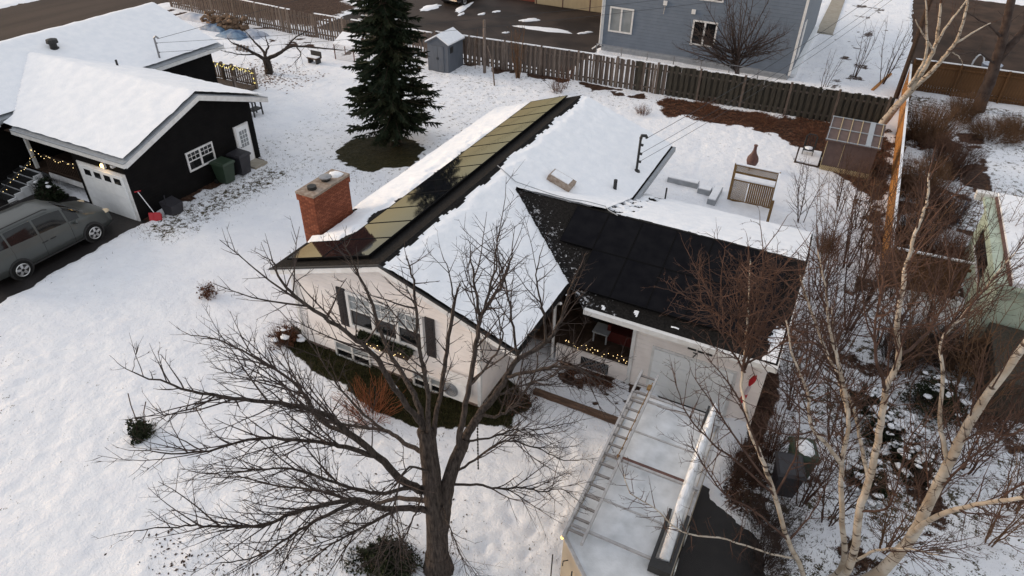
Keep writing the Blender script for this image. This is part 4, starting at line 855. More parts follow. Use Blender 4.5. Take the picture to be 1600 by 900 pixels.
LD = thing('extension_ladder', 'long aluminium extension ladder lying on the trailer roof rack', 'ladder', (-2.3, 10, tz + .18))
lz = tz + .2
for x0, x1 in ((-2.46, -2.52), (-2.08, -2.12)): MB().bar((x0, 7.55, lz), (x1, 12.62, lz + .12), .05, .09).build('side_rail', 'alu', LD)
for k in range(17): y = 7.75 + k * .295; q = (y - 7.55) / 5.07; MB().bar((-2.46 - .06 * q, y, lz + .12 * q), (-2.08 - .04 * q, y, lz + .12 * q), .05, .035).build('rung', 'rung', LD)
b = MB(); b.tube([(-2.16, 12.3 - k * .12, lz + .15 - k * .003 + .02 * math.sin(k)) for k in range(22)], .012, 5); b.build('rope', 'screenwood', LD)
MB().cbox(-2.18, 12.1, lz + .16, .09, .16, .06).build('rung_lock', 'amber' if 0 else 'screenwood', LD)
PT = thing('conduit_carrier', 'white conduit carrier tube in a black tray along the trailer roof', 'tube', (-.55, 10, tz + .2))
px_ = -.62
MB().tube([(px_ + .04, 7.95, tz + .2), (px_ + .0, 9.4, tz + .2), (px_ - .02, 11.9, tz + .2), (px_ - .0, 12.3, tz + .2)], .105, 12).build('tube', 'pvc', PT, smooth=True)
b = MB(); b.box(px_ - .19, 7.7, tz + .05, px_ - .13, 9.1, tz + .24); b.box(px_ + .17, 7.7, tz + .05, px_ + .23, 9.1, tz + .24); b.box(px_ - .13, 7.7, tz + .05, px_ + .17, 7.9, tz + .24); b.build('tray', 'black', PT)
b = MB(); b.box(px_ - .17, 11.7, tz + .05, px_ - .12, 12.28, tz + .26); b.build('tray', 'black', PT)
b = MB(); [b.blob((px_ - .02, 9.2 + k * .42, tz + .295), .07, .24, .03, 7, 4, .3) for k in range(8)]; b.build('snow_cap', 'snowcap', PT, smooth=True)
# ================================================================== BACK YARD
# shed
SD = thing('garden_shed', 'small grey plastic shed with snowy gable roof by the back fence', 'shed', (-22.6, 36.4, 0))
sx0, sx1, sy0, sy1 = -23.3, -21.85, 35.5, 37.3
b = MB(); b.prism([(sx0, sy0, 0), (sx1, sy0, 0), (sx1, sy0, 1.72), ((sx0 + sx1) / 2, sy0, 2.1), (sx0, sy0, 1.72)], (0, sy1 - sy0, 0)); b.build('wall', 'shedgrey', SD)
b = MB(); xm = (sx0 + sx1) / 2
for xa, xb in ((sx0 - .1, xm), (sx1 + .1, xm)): b.prism([(xa, sy0 - .1, 1.68), (xb, sy0 - .1, 2.12), (xb, sy0 - .1, 2.2), (xa, sy0 - .1, 1.75)], (0, sy1 - sy0 + .2, 0))
b.build('roof', 'shedgrey', SD)
b = MB()
for xa, xb in ((sx0 - .1, xm), (sx1 + .1, xm)): b.prism([(xa, sy0 - .09, 1.754), (xb, sy0 - .09, 2.204), (xb, sy0 - .09, 2.29), (xa, sy0 - .09, 1.83)], (0, sy1 - sy0 + .18, 0))
b.build('snow_cap', 'snowcap', SD)
for k in (0, 1): dd = MB().box(xm - .42 + .43 * k, sy0 - .03, .06, xm - .01 + .42 * k, sy0 - .003, 1.62).build('door', 'shedgrey', SD); MB().box(xm - .06 + .1 * k, sy0 - .05, .8, xm - .03 + .1 * k, sy0 - .031, .95).build('handle', 'black', dd)
MB().box(sx1 + .003, 35.75, 1.2, sx1 + .02, 36.1, 1.55).build('window', 'black', SD)
# fences
pk = [MB().box(-.065, -.012, 0, .065, .012, 1.0).mesh('picket', q) for q in ('oldwood', 'oldwood2', 'mosswood')]
def picket_fence(label, pts, sp, hgt, wts, gapseed, double=True, snow=True, mt='oldwood', lean=.03, wide=1.5):
    F = thing('picket_fence', label, 'fence', (pts[0][0], pts[0][1], 0)); 
    for i in range(len(pts) - 1):
        a, c = Vector((*pts[i], 0)), Vector((*pts[i + 1], 0)); d = (c - a); Ln = d.length; d.normalize(); nrm = Vector((d.y, -d.x, 0)); ang = math.atan2(d.y, d.x)
        for zz in (.35, hgt - .3): MB().bar(a + Vector((0, 0, zz)), c + Vector((0, 0, zz)), .05, .09).build('rail', mt, F)
        k = 0
        while k * sp < Ln:
            p_ = a + d * (k * sp + ru(-.015, .015)); side = 1 if (k % 2 == 0 or not double) else -1; t_ = wts(p_.x)
            o = piece('picket', pk[t_], F, p_ + nrm * (.045 * side) + Vector((0, 0, .06)), (0, ru(-lean, lean), ang), (ru(.9, 1.08) * (wide if t_ == 2 else 1), 1, hgt * ru(.96, 1.02))); k += 1
        for k in range(int(Ln / 2.4) + 1):
            p_ = a + d * min(k * 2.4, Ln); MB().box(p_.x - .06, p_.y - .06, -.05, p_.x + .06, p_.y + .06, hgt + .12).build('post', 'oldwood2' if wts(p_.x) == 0 else mt, F)
        if snow:
            b = MB(); q = 0
            while q < Ln - .2:
                l_ = ru(.3, 1.4)
                if rnd() < .8: b.bar(a + d * q + Vector((0, 0, hgt + .075)), a + d * min(q + l_, Ln) + Vector((0, 0, hgt + .075)), .11, .05)
                q += l_
            b.build('snow_cap', 'snowcap', F, kind='stuff')
    return F
picket_fence('gappy weathered picket fence behind the apple tree and woodpile', [(-48.6, 38.3), (-36, 37.4), (-24.2, 37.5)], .215, 1.62, lambda x: 1 if rnd() < .2 else 0, 1, False, lean=.06)
picket_fence('long weathered grey picket fence running behind the shed and blue house', [(-24.0, 37.55), (-14.5, 38.2), (2.4, 38.95)], .155, 1.72, lambda x: (2 if x > -9.5 + ru(-2, 2) else (1 if rnd() < .35 else 0)), 2, True, lean=.02)
cb = [MB().box(-.012, -.072, 0, .012, .072, 1.0).mesh('board', q) for q in ('cedar', 'brownfence')]
def board_fence(label, a, c, hgt, mi, cap=True, sp=.15):
    F = thing('board_fence', label, 'fence', (*a, 0)); A, C = Vector((*a, 0)), Vector((*c, 0)); d = C - A; Ln = d.length; d.normalize(); ang = math.atan2(d.y, d.x) - math.pi / 2; nrm = Vector((d.y, -d.x, 0))
    for k in range(int(Ln / sp) + 1): p_ = A + d * (k * sp); piece('board', cb[mi], F, p_ + Vector((0, 0, .02)), (0, 0, ang), (1, ru(.97, 1.02), hgt * ru(.98, 1.01)))
    for zz in (.3, hgt - .25): MB().bar(A + nrm * .06 + Vector((0, 0, zz)), C + nrm * .06 + Vector((0, 0, zz)), .06, .09).build('rail', 'brownfence', F)
    for k in range(int(Ln / 2.4) + 1): p_ = A + d * min(k * 2.4, Ln) + nrm * .1; MB().box(p_.x - .05, p_.y - .05, -.05, p_.x + .05, p_.y + .05, hgt + .03).build('post', 'brownfence', F)
    if cap: MB().bar(A + Vector((0, 0, hgt + .03)), C + Vector((0, 0, hgt + .03)), .1, .05).build('snow_cap', 'snowcap', F)
    return F
board_fence('new orange cedar board fence along the right side of the yard', (3.0, 23.6), (3.15, 46.3), 1.55, 0)
board_fence('brown board fence joining the cedar fence to the pale green building', (3.15, 23.72), (5.5, 23.9), 1.55, 1, sp=.148)
board_fence('brown board fence behind the dark leafless tree', (3.3, 46.5), (15, 46.9), 1.85, 1, sp=.15)
# posts and poles
b = MB(); b.lathe([(.1, 0), (.09, 3.2), (.05, 3.26)], (-20.0, 36.7, -.05), 8); b.build('clothesline_post', 'oldwood2', label='grey clothesline post standing in front of the back fence', cat='post')
b = MB(); b.tube([(-18.35, 34.9, -.05), (-19.1, 36.0, 1.1), (-19.75, 36.6, 1.75)], .045, 6); b.build('leaning_prop', 'oldwood', label='leaning wooden prop against the clothesline post', cat='pole')
MB().tube([(-19.95, 36.7, 3.05), (-17.6, 36.2, 1.6), (-14.6, 35.5, .1)], .01, 4).build('guy_wire', 'wire', label='thin guy wire slanting down from the clothesline post', cat='wire')
# blue house
BL = thing('blue_house', 'tall blue grey clapboard house with white windows behind the back fence', 'house', (-9, 46, 0))
bx0, bx1, by0 = -15.4, -3.2, 44.6
MB().box(bx0, by0, .35, bx1, 58, 8.4).build('wall', 'bluesiding', BL); MB().box(bx0 + .03, by0 + .03, -.2, bx1 - .03, 57.97, .35).build('foundation', 'greytrim', BL)
b = MB(); b.prism([(bx0 - .3, by0 - .4, 8.38), (bx1 + .3, by0 - .4, 8.38), ((bx0 + bx1) / 2, by0 - .4, 11)], (0, 14, 0)); b.build('roof', 'shingle', BL)
for x in (bx0, bx1): b = MB(); b.box(x - .07, by0 - .025, .36, x + .07, by0 + .15, 8.3); b.build('corner_trim', 'whitetrim', BL)
b = MB(); b.box(bx0 + .2, by0 - .03, .3, bx1 - .2, by0 - .003, .42); b.build('skirt_trim', 'greytrim', BL)
window(BL, -14.98, -13.36, 1.38, 2.95, by0, 2, None, gm='paleglass', fw=.1); window(BL, -9.5, -7.96, 1.33, 2.83, by0, 2, None, fw=.1); window(BL, -9.5, -7.9, 4.0, 5.4, by0, 2, None, fw=.1)
for x, z_ in ((-11.41, 3.58), (-9.57, 3.29)): MB().cbox(x, by0 - .05, z_, .24, .1, .26).build('wall_vent', 'whitetrim', BL)
MB().tube([(-11.4, by0 - .03, 3.45), (-11.45, by0 - .03, 2.9)], .012, 4).build('vent_cord', 'whitewire', BL)
b = MB(); b.box(bx1 + .003, 46.5, .8, bx1 + .05, 47.6, 3.0); b.build('side_door', 'whitetrim', BL); b = MB(); b.box(bx1 + .003, 45.2, .1, bx1 + .3, 57.5, .3); b.build('side_ledge', 'whitepaint', BL)
b = MB(); b.tube([(-15.5, by0 - .06, 6), (-15.5, by0 - .06, .5), (-15.9, by0 - .3, .15)], .05, 6); b.build('downspout', 'whitetrim', BL)
# chain link fence
CL = thing('chain_link_fence', 'low galvanised chain link fence between the picket fence and blue house', 'fence', (-9, 41.5, 0))
for k in range(7): MB().tube([(-14.6 + k * 1.66, 41.5, 0), (-14.6 + k * 1.66, 41.5, 1.42)], .028, 6).build('post', 'metal', CL)
MB().tube([(-14.6, 41.5, 1.4), (-4.6, 41.5, 1.4)], .02, 6).build('top_rail', 'metal', CL)
b = MB()
for k in range(100): x = -14.6 + k * .1; b.tube([(x, 41.5, .05), (min(x + .65, -4.64), 41.5, .05 + 1.33 * min(1, (-4.64 - x) / .65))], .003, 3); b.tube([(x, 41.51, 1.38), (min(x + .65, -4.64), 41.51, 1.38 - 1.33 * min(1, (-4.64 - x) / .65))], .003, 3)
b.build('mesh', 'metal', CL, kind='stuff')
# cream garage at the top
CG = thing('cream_garage', 'low cream garage with wide door panels at the far end of the parking lot', 'garage', (-20, 55, 0))
MB().box(-24.7, 54.05, 0, -14, 60, 3.2).build('wall', 'creamwall', CG)
for k in range(4): MB().box(-24.5 + k * 2.35, 54.0, .05, -22.25 + k * 2.35, 54.045, 2.4).build('door_panel', 'creamwall', CG)
for k in range(5): MB().box(-24.6 + k * 2.35, 53.99, .0, -24.5 + k * 2.35, 54.05, 2.5).build('door_jamb', 'rust', CG)
MB().box(-25.0, 53.8, 3.2, -13.8, 60.2, 3.4).build('roof', 'shingle', CG)
RG_ = thing('red_wall', 'low red brick wall beside the cream garage', 'wall', (-26.5, 54.6, 0)); MB().box(-28.6, 54.5, 0, -24.75, 54.8, .9).build('wall', 'redwall', RG_); MB().box(-28.65, 54.45, .9, -24.75, 54.85, .98).build('coping', 'concrete', RG_)
# sidewalk beside blue house
b = MB(); b.add([(-3.42 + .45, 56.8, .13), (-1.8, 56.6, .13), (-2.0, 69, .13), (-3.0, 69, .13)], [(0, 1, 2, 3)]); b.box(-2.97, 56.5, .0, -1.75, 56.58, .125); b.build('path', 'concrete', kind='structure')
b = MB(); b.bar((1.55, 45.2, .1), (2.4, 49.0, .12), .16, .09); b.build('yellow_plank', 'cedar', label='yellow plank lying in the snow by the cedar fence', cat='plank')
b = MB(); b.lathe([(.14, 0), (.11, 9.5)], (2.85, 44.5, -.1), 8); b.build('utility_pole', 'darkwood', label='dark utility pole rising at the end of the cedar fence', cat='pole') 
# apple-tree corner things
b = MB(); b.cbox(-30.2, 33.1, .38, .8, .45, .08); BN = thing('garden_bench', 'small dark bench with snow on its seat under the back fence', 'bench', (-30.2, 33.1, 0))
b.build('seat', 'darkwood', BN); MB().cbox(-30.2, 33.34, .56, .8, .06, .36).build('backrest', 'black', BN); MB().cbox(-30.2, 33.07, .45, .7, .36, .06).build('snow_cap', 'snowcap', BN)
for x in (-30.5, -29.9): MB().box(x - .05, 32.9, 0, x + .05, 33.3, .34).build('leg', 'black', BN)
CP = thing('wire_coop', 'small wire mesh coop with snowy gable behind the spruce', 'coop', (-28.9, 34.9, 0))
MB().prism([(-29.6, 34.3, 1.0), (-28.0, 34.3, 1.0), (-28.0, 35.4, 1.45), (-29.6, 35.4, 1.45)], (0, 0, .07)).build('roof', 'snowcap', CP)
b = MB(); [b.bar((x, y, 0), (x, y, 1.0 if y < 35 else 1.4), .05) for x in (-29.55, -28.05) for y in (34.35, 35.35)]; b.build('post', 'rust', CP)
b = MB(); [b.tube([(-29.55 + k * .1, 34.35, 0), (-29.55 + k * .1, 34.35, 1.0)], .006, 3) for k in range(16)]; [b.tube([(-29.55, 34.35, .1 * k), (-28.05, 34.35, .1 * k)], .006, 3) for k in range(10)]; b.build('mesh', 'whitewire', CP, kind='stuff')
WP = thing('woodpile', 'heap of split firewood half covered by blue and white tarps', 'woodpile', (-40, 36, 0))
lg = MB().tube([(0, -.25, 0), (0, .25, 0)], .11, 7).mesh('log', ['woodcut'])
for k in range(90): piece('log', lg, WP, (-41.6 + ru(-.9, 2.6), 36.3 + ru(-.9, .5), .1 + abs(ru(-.1, .75)) ), (ru(-.5, .5), ru(-.4, .4), ru(-1.5, 1.5)), (ru(.7, 1.2),) * 3)
def tarp(cx, cy, rx, ry, h, mt, nm='tarp'):
    b = MB(); n_ = 14
    for j in range(n_ + 1):
        for i in range(n_ + 1):
            u, v = i / n_ * 2 - 1, j / n_ * 2 - 1; q = max(0, 1 - max(abs(u), abs(v)) ** 3); b.v.append((cx + u * rx + .1 * fbm(u, v, 2, 2, cx), cy + v * ry, .04 + h * q * (1 + .35 * fbm(u, v, 2.2, 3, cx)) + .03))
    for j in range(n_):
        for i in range(n_): a = j * (n_ + 1) + i; b.f.append((a, a + 1, a + n_ + 2, a + n_ + 1)); b.mi.append(0)
    b.build(nm, mt, WP, smooth=True)
tarp(-38.7, 34.9, 1.1, .7, .38, 'tarpblue'); tarp(-44.0, 36.7, 1.8, .6, .38, 'tarpwhite'); tarp(-37.6, 35.6, .8, .6, .4, 'tarpwhite'); tarp(-41.0, 35.3, 1.1, .35, .4, 'tarpblue')
b = MB(); [b.bar((-36.2 + k * .28, 32.6, .1), (-37.0 + k * .28, 33.5, .12), .14, .05) for k in range(4)]; b.build('plank_stack', 'oldwood2', label='few grey planks lying in snow near the woodpile', cat='planks')
# privacy screen
PS = thing('privacy_screen', 'wooden lattice privacy screen with snow on its rails in the back yard', 'privacy screen', (-2.3, 27.5, 0))
x0, x1, y = -3.12, -1.38, 27.5
for x in (x0, x1): MB().box(x - .05, y - .05, -.05, x + .05, y + .05, 1.72).build('post', 'screenwood', PS)
for zz in (.05, 1.02, 1.35, 1.68): MB().box(x0 + .05, y - .04, zz - .03, x1 - .05, y + .04, zz + .03).build('rail', 'screenwood', PS)
MB().box(x0 + .05, y - .05, 1.055, x1 - .05, y + .05, 1.10).build('snow_cap', 'snowcap', PS); MB().box(x0, y - .06, 1.712, x1, y + .06, 1.75).build('snow_cap', 'snowcap', PS)
def latt(b, xa, xb, za, zb_, y, sp=.09, axis='x', w_=.02):
    h = zb_ - za; k = xa - h
    while k < xb:
        for s_ in (0, 1):
            p0, p1 = [k, za], [k + h, zb_]
            if p0[0] < xa: p0 = [xa, za + xa - k]
            if p1[0] > xb: p1 = [xb, za + xb - k]
            if p1[0] - p0[0] > .02:
                q0, q1 = (p0[1], p1[1]) if s_ == 0 else (za + zb_ - p0[1], za + zb_ - p1[1]); b.bar((p0[0], y + .008 * s_, q0), (p1[0], y + .008 * s_, q1), w_, .01, up=(0, 1, 0))
        k += sp
    return b
latt(MB(), x0 + .05, x1 - .05, 1.38, 1.65, y, .07).build('lattice', 'screenwood', PS); latt(MB(), x0 + .05, x0 + .66, .08, .99, y, .07).build('lattice', 'screenwood', PS)
for k in range(12): MB().box(x0 + .7 + k * .083, y - .012, .08, x0 + .7 + k * .083 + .07, y + .012, .99).build('slat', 'screenwood', PS)
b = MB(); b.bar((x1 + .02, y - .05, 1.66), (x1 + .12, y - 1.6, 1.2), .08, .06); b.build('side_rail', 'screenwood', PS); b = MB(); b.bar((x1 + .02, y - .08, 1.71), (x1 + .12, y - 1.6, 1.25), .08, .04); b.build('snow_cap', 'snowcap', PS); b = MB(); b.bar((x1 + .12, y - 1.6, -.05), (x1 + .12, y - 1.6, 1.22), .1); b.build('post', 'screenwood', PS)
CM = thing('chiminea', 'dark red cast iron chiminea with tall neck behind the privacy screen', 'chiminea', (-2.85, 31.0, 0))
b = MB(); b.lathe([(.08, .18), (.22, .28), (.27, .45), (.25, .62), (.13, .82), (.075, .98), (.07, 1.16), (.095, 1.2), (.08, 1.24)], (-2.85, 31.0, 0), 12); b.build('body', 'rust', CM, smooth=True); b = MB(); [b.bar((-2.85 + .2 * math.cos(a), 31.0 + .2 * math.sin(a), 0), (-2.85 + .1 * math.cos(a), 31.0 + .1 * math.sin(a), .25), .04) for a in (.3, 2.4, 4.5)]; b.build('leg', 'black', CM)
for k, (xa, ya, xb, yb2, lab) in enumerate(((-5.9, 27.75, -4.55, 28.1, 'snow filled raised garden bed farthest from the privacy screen'), (-4.45, 27.35, -3.9, 27.75, 'short snow capped timber block between the raised beds'), (-3.85, 26.6, -3.5, 28.0, 'narrow snow filled raised bed beside the privacy screen'))):
    GBd = thing('raised_bed', lab, 'raised bed', ((xa + xb) / 2, (ya + yb2) / 2, 0)); b = MB(); b.box(xa, ya, 0, xb, ya + .06, .3); b.box(xa, yb2 - .06, 0, xb, yb2, .3); b.box(xa, ya + .06, 0, xa + .06, yb2 - .06, .3); b.box(xb - .06, ya + .06, 0, xb, yb2 - .06, .3); b.build('frame', 'greytrim', GBd); MB().box(xa + .02, ya + .02, .2, xb - .02, yb2 - .02, .34).build('snow_fill', 'snowcap', GBd)
# brown lean-to shed
LS = thing('garden_cabin', 'brown garden cabin with corrugated roof and lattice skirting beside the cedar fence', 'shed', (1, 33.5, 0))
MB().box(0.0, 32.5, .3, 2.1, 34.0, 1.5).build('wall', 'corrbrown', LS)
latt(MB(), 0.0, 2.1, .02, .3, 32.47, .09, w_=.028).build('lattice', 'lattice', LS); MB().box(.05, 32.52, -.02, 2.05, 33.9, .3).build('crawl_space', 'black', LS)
b = MB(); b.prism([(-.1, 32.35, 1.52), (2.2, 32.35, 1.52), (2.2, 34.25, 1.98), (-.1, 34.25, 1.98)], (0, 0, .04)); b.build('roof', 'corrbrown', LS)
for k in range(6): x = -.05 + k * .43; MB().bar((x, 32.36, 1.585), (x, 34.23, 2.04), .03 if k != 4 else .22, .03).build('batten', 'corrpale' if k in (0, 4) else 'lattice', LS)
for y, zz in ((32.4, 1.595), (33.3, 1.81), (34.2, 2.03)): MB().bar((-.1, y, zz), (2.2, y, zz), .05, .035).build('purlin', 'corrpale', LS)
MB().bar((.75, 32.485, .35), (.75, 32.485, 1.48), .03, .02).build('corner_batten', 'lattice', LS); MB().bar((.01, 32.485, .3), (.01, 32.485, 1.5), .05, .03).build('corner_batten', 'lattice', LS)
PCh = thing('patio_chair', 'black patio chair with snow on the seat beside the brown cabin', 'chair', (-.7, 33.8, 0))
MB().cbox(-.7, 33.8, .42, .5, .5, .05).build('seat', 'black', PCh); MB().blob((-.7, 33.78, .45), .2, .2, .05, 8, 4, .15, half=True).build('snow_cap', 'snowcap', PCh)
b = MB(); b.tube([(-.95, 34.05, .42), (-.95, 34.12, .9), (-.85, 34.15, 1.0), (-.55, 34.15, 1.0), (-.45, 34.12, .9), (-.45, 34.05, .42)], .03, 6); [b.bar((-.9 + k * .1, 34.06, .44), (-.9 + k * .1, 34.13, .97), .03) for k in range(5)]; b.build('backrest', 'black', PCh)
for sx in (-.23, .23):
    for sy in (-.23, .23): MB().bar((-.7 + sx, 33.8 + sy, 0), (-.7 + sx, 33.8 + sy, .42), .035).build('leg', 'black', PCh)
PF = thing('patio_platform', 'low snowy wooden platform with corner post beside the brown cabin', 'platform', (-.6, 33.4, 0)); MB().box(-1.15, 32.6, 0, -.05, 34.4, .12).build('deck', 'darkwood', PF); MB().box(-1.1, 32.68, .121, -.1, 34.35, .17).build('snow_cap', 'snowcap', PF); MB().bar((-1.1, 32.65, 0), (-1.1, 32.65, .85), .06).build('post', 'darkwood', PF)
# pale green neighbour
GN = thing('green_building', 'pale green low building with snowy flat roof at the right edge', 'building', (8, 24, 0))
MB().box(5.75, 21.2, 0, 14, 27.0, 2.5).build('wall', 'greensiding', GN); b = MB(); b.box(5.55, 21.0, 2.5, 14.3, 27.25, 2.64); b.build('roof', 'greensiding', GN)
b = MB(); b.box(5.95, 21.0, 2.645, 14.2, 27.2, 2.8); b.build('roof_snow', 'snowcap', GN); b = MB(); b.box(5.88, 20.98, 2.642, 5.945, 27.2, 2.72); b.build('roof_edge', 'rust', GN); MB().box(5.3, 27.0, 2.45, 6.3, 27.3, 2.75).build('end_beam', 'whitetrim', GN)
MB().box(5.735, 23.4, 1.2, 5.748, 26.0, 1.9).build('window', 'glass', GN); MB().box(5.71, 23.3, 1.12, 5.747, 26.1, 1.18).build('window_sill', 'whitetrim', GN)
b = MB(); b.box(5.9, 18.2, 0, 14, 21.0, 1.3); b.build('porch', 'mosswood', GN)
BK = thing('bicycle_rack', 'blue white striped sunlounger frame standing in the brown thicket', 'lounger', (5.0, 29.5, 0))
c0 = gp(1481, 352); 
for k in range(6): MB().tube([(c0.x - .45 + k * .18, c0.y, 0), (c0.x - .4 + k * .18, c0.y + .12, .55), (c0.x - .2 + k * .14, c0.y + .5, .95)], .035, 5).build('slat', 'whitepaint' if k % 2 else 'tarpblue', BK)
MB().tube([(c0.x - .5, c0.y - .02, .1), (c0.x + .55, c0.y - .02, .1)], .03, 5).build('base_bar', 'metal', BK)
BK.name = 'sun_lounger'; BK.location = (c0.x, c0.y, 0); 
for ch in BK.children: ch.matrix_parent_inverse = Matrix.Translation((-c0.x, -c0.y, 0))
TB = thing('round_tub', 'pale round tub with pipe hoop beyond the brown fence', 'tub', (8.0, 50, 0)); c1 = gp(1552, 98, .6); 
MB().lathe([(.5, 0), (.6, .5), (.55, .5), (.1, .45)], (c1.x, c1.y, .02), 12).build('basin', 'tarpwhite', TB); MB().tube([(c1.x - .8 + .3 * math.cos(a), c1.y, .3 + .7 * math.sin(a)) for a in [k * math.pi / 8 for k in range(9)]], .05, 6).build('hoop', 'whitepaint', TB)
# wires
def wire(label, P, r=.011, sag=.25):
    a, c = Vector(P[0]), Vector(P[-1]); pts = [a.lerp(c, k / 14) - Vector((0, 0, sag * 4 * (k / 14) * (1 - k / 14))) for k in range(15)]; MB().tube(pts, r, 4).build('overhead_wire', 'wire', label=label, cat='wire', group='overhead wires')
mt_ = mb_ + Vector((.2, .06, 1.34)); far = Vector((2.85, 44.5, 8.6))
wire('top service wire from the white house mast to the pole', [mt_, far], .012, .5); wire('middle service wire from the white house mast to the pole', [mb_ + Vector((.06, 0, .75)), far - Vector((0, 0, .7))], .010, .5); wire('lowest service wire from the white house mast to the pole', [mb_ + Vector((.06, 0, .45)), far - Vector((0, 0, 1.1))], .010, .5)
q = Vector((-30.65, 22.7, zm2(-30.65))); wire('top service wire leaving the black house mast', [q + Vector((.2, .08, 1.06)), (-20.0, 58, 7.5)], .010, .3); wire('paired service wire below the top one at the black house mast', [q + Vector((.06, 0, .85)), (2.85, 44.5, 7.4)], .008, .5); wire('lowest service wire at the black house mast', [q + Vector((.06, 0, .4)), (2.85, 44.5, 7.0)], .008, .5)
# ================================================================== TREES
def catmull(P, n_=5):
    P = [Vector(p) for p in P]; out = []
    for i in range(len(P) - 1):
        a, b, c, d = P[max(i - 1, 0)], P[i], P[i + 1], P[min(i + 2, len(P) - 1)]
        for k in range(n_):
            t_ = k / n_; out.append(.5 * ((2 * b) + (c - a) * t_ + (2 * a - 5 * b + 4 * c - d) * t_ * t_ + (3 * b - a - 3 * c + d) * t_ ** 3))
    return out + [P[-1]]
def perp(d):
    v = Vector((ru(-1, 1), ru(-1, 1), ru(-1, 1))); v = v - d * v.dot(d); return v.normalized()
class Tree:
    def __init__(s, name, label, base, bark, twig, group=None, cat='tree'):
        s.T = thing(name, label, cat, (base[0], base[1], 0), group); s.trunk = MB(); s.tw = MB(); s.bark, s.twig = bark, twig; s.base = base; s.snow = None
    def limb(s, pts, r0, r1, n=8, wob=.02, jit=True, thin=False):
        P = catmull(pts); k = len(P); R = [r0 + (r1 - r0) * (i / (k - 1)) ** .85 for i in range(k)]
        if jit: P = [p + Vector((ru(-1, 1), ru(-1, 1), ru(-1, 1))) * wob * (1 if 0 < i < k - 1 else 0) for i, p in enumerate(P)]
        (s.tw if thin else s.trunk).tube(P, R, n); return P, R
    def branch(s, st, d, L, r, lv, up=.25, wig=.22, maxlv=3, dens=(0, 4.2, 7, 9), ratio=.42, side=None):
        k = 5 if lv == 1 else (4 if lv == 2 else 3); P = [Vector(st)]; d = d.normalized()
        for i in range(k):
            d = (d + perp(d) * ru(0, wig) + Vector((0, 0, up * ru(.2, 1)))).normalized() if i else d; P.append(P[-1] + d * (L / k))
        R = [r * (1 - .75 * i / k) for i in range(k + 1)]
        s.tw.tube(P, R, 4 if lv == 1 else 3, cap=False)
        if lv < maxlv:
            c = max(1, int(L * dens[lv] * ru(.75, 1.25)))
            for q in range(c):
                u = ru(.18, .98); i = min(int(u * k), k - 1); p_ = P[i].lerp(P[i + 1], u * k - i); t_ = (P[i + 1] - P[i]).normalized()
                a = math.radians(ru(28, 58)); s.branch(p_, t_ * math.cos(a) + perp(t_) * math.sin(a), L * ratio * ru(.55, 1.25) * (1.15 - .5 * u), max(r * .6 * (1 - .4 * u), .0036), lv + 1, up, wig, maxlv, dens, ratio)
    def dress(s, P, R, per_m=3.2, L=(.5, 1.4), u0=.25, up=.22, maxlv=3, ang=(30, 62), dens=(0, 4.2, 7, 9), wig=.22, ratio=.42, u1=1., tip=True):
        tot = sum((P[i + 1] - P[i]).length for i in range(len(P) - 1)); k = len(P) - 1
        for q in range(int(tot * per_m)):
            u = u0 + (u1 - u0) * ((q + rnd()) / max(1, int(tot * per_m))); f = min(u, .999) * k; i = int(f); p_ = P[i].lerp(P[i + 1], f - i); t_ = (P[i + 1] - P[i]).normalized()
            a = math.radians(ru(*ang)); pv = perp(t_); l_ = ru(*L) * (1.15 - .45 * u)
            s.branch(p_, t_ * math.cos(a) + pv * math.sin(a), l_, min(R[i] * .7, .0075 + .006 * l_), 1, up, wig, maxlv, dens, ratio)
        if not tip: return
        d = (P[-1] - P[-2]).normalized(); s.branch(P[-1], d, L[1] * .45, R[-1], 1, up * .5, wig, maxlv, dens, ratio)
    def done(s, tname='trunk', cname='crown'):
        s.trunk.build(tname, s.bark, s.T, smooth=True); s.tw.build(cname, s.twig, s.T)
        return s.T
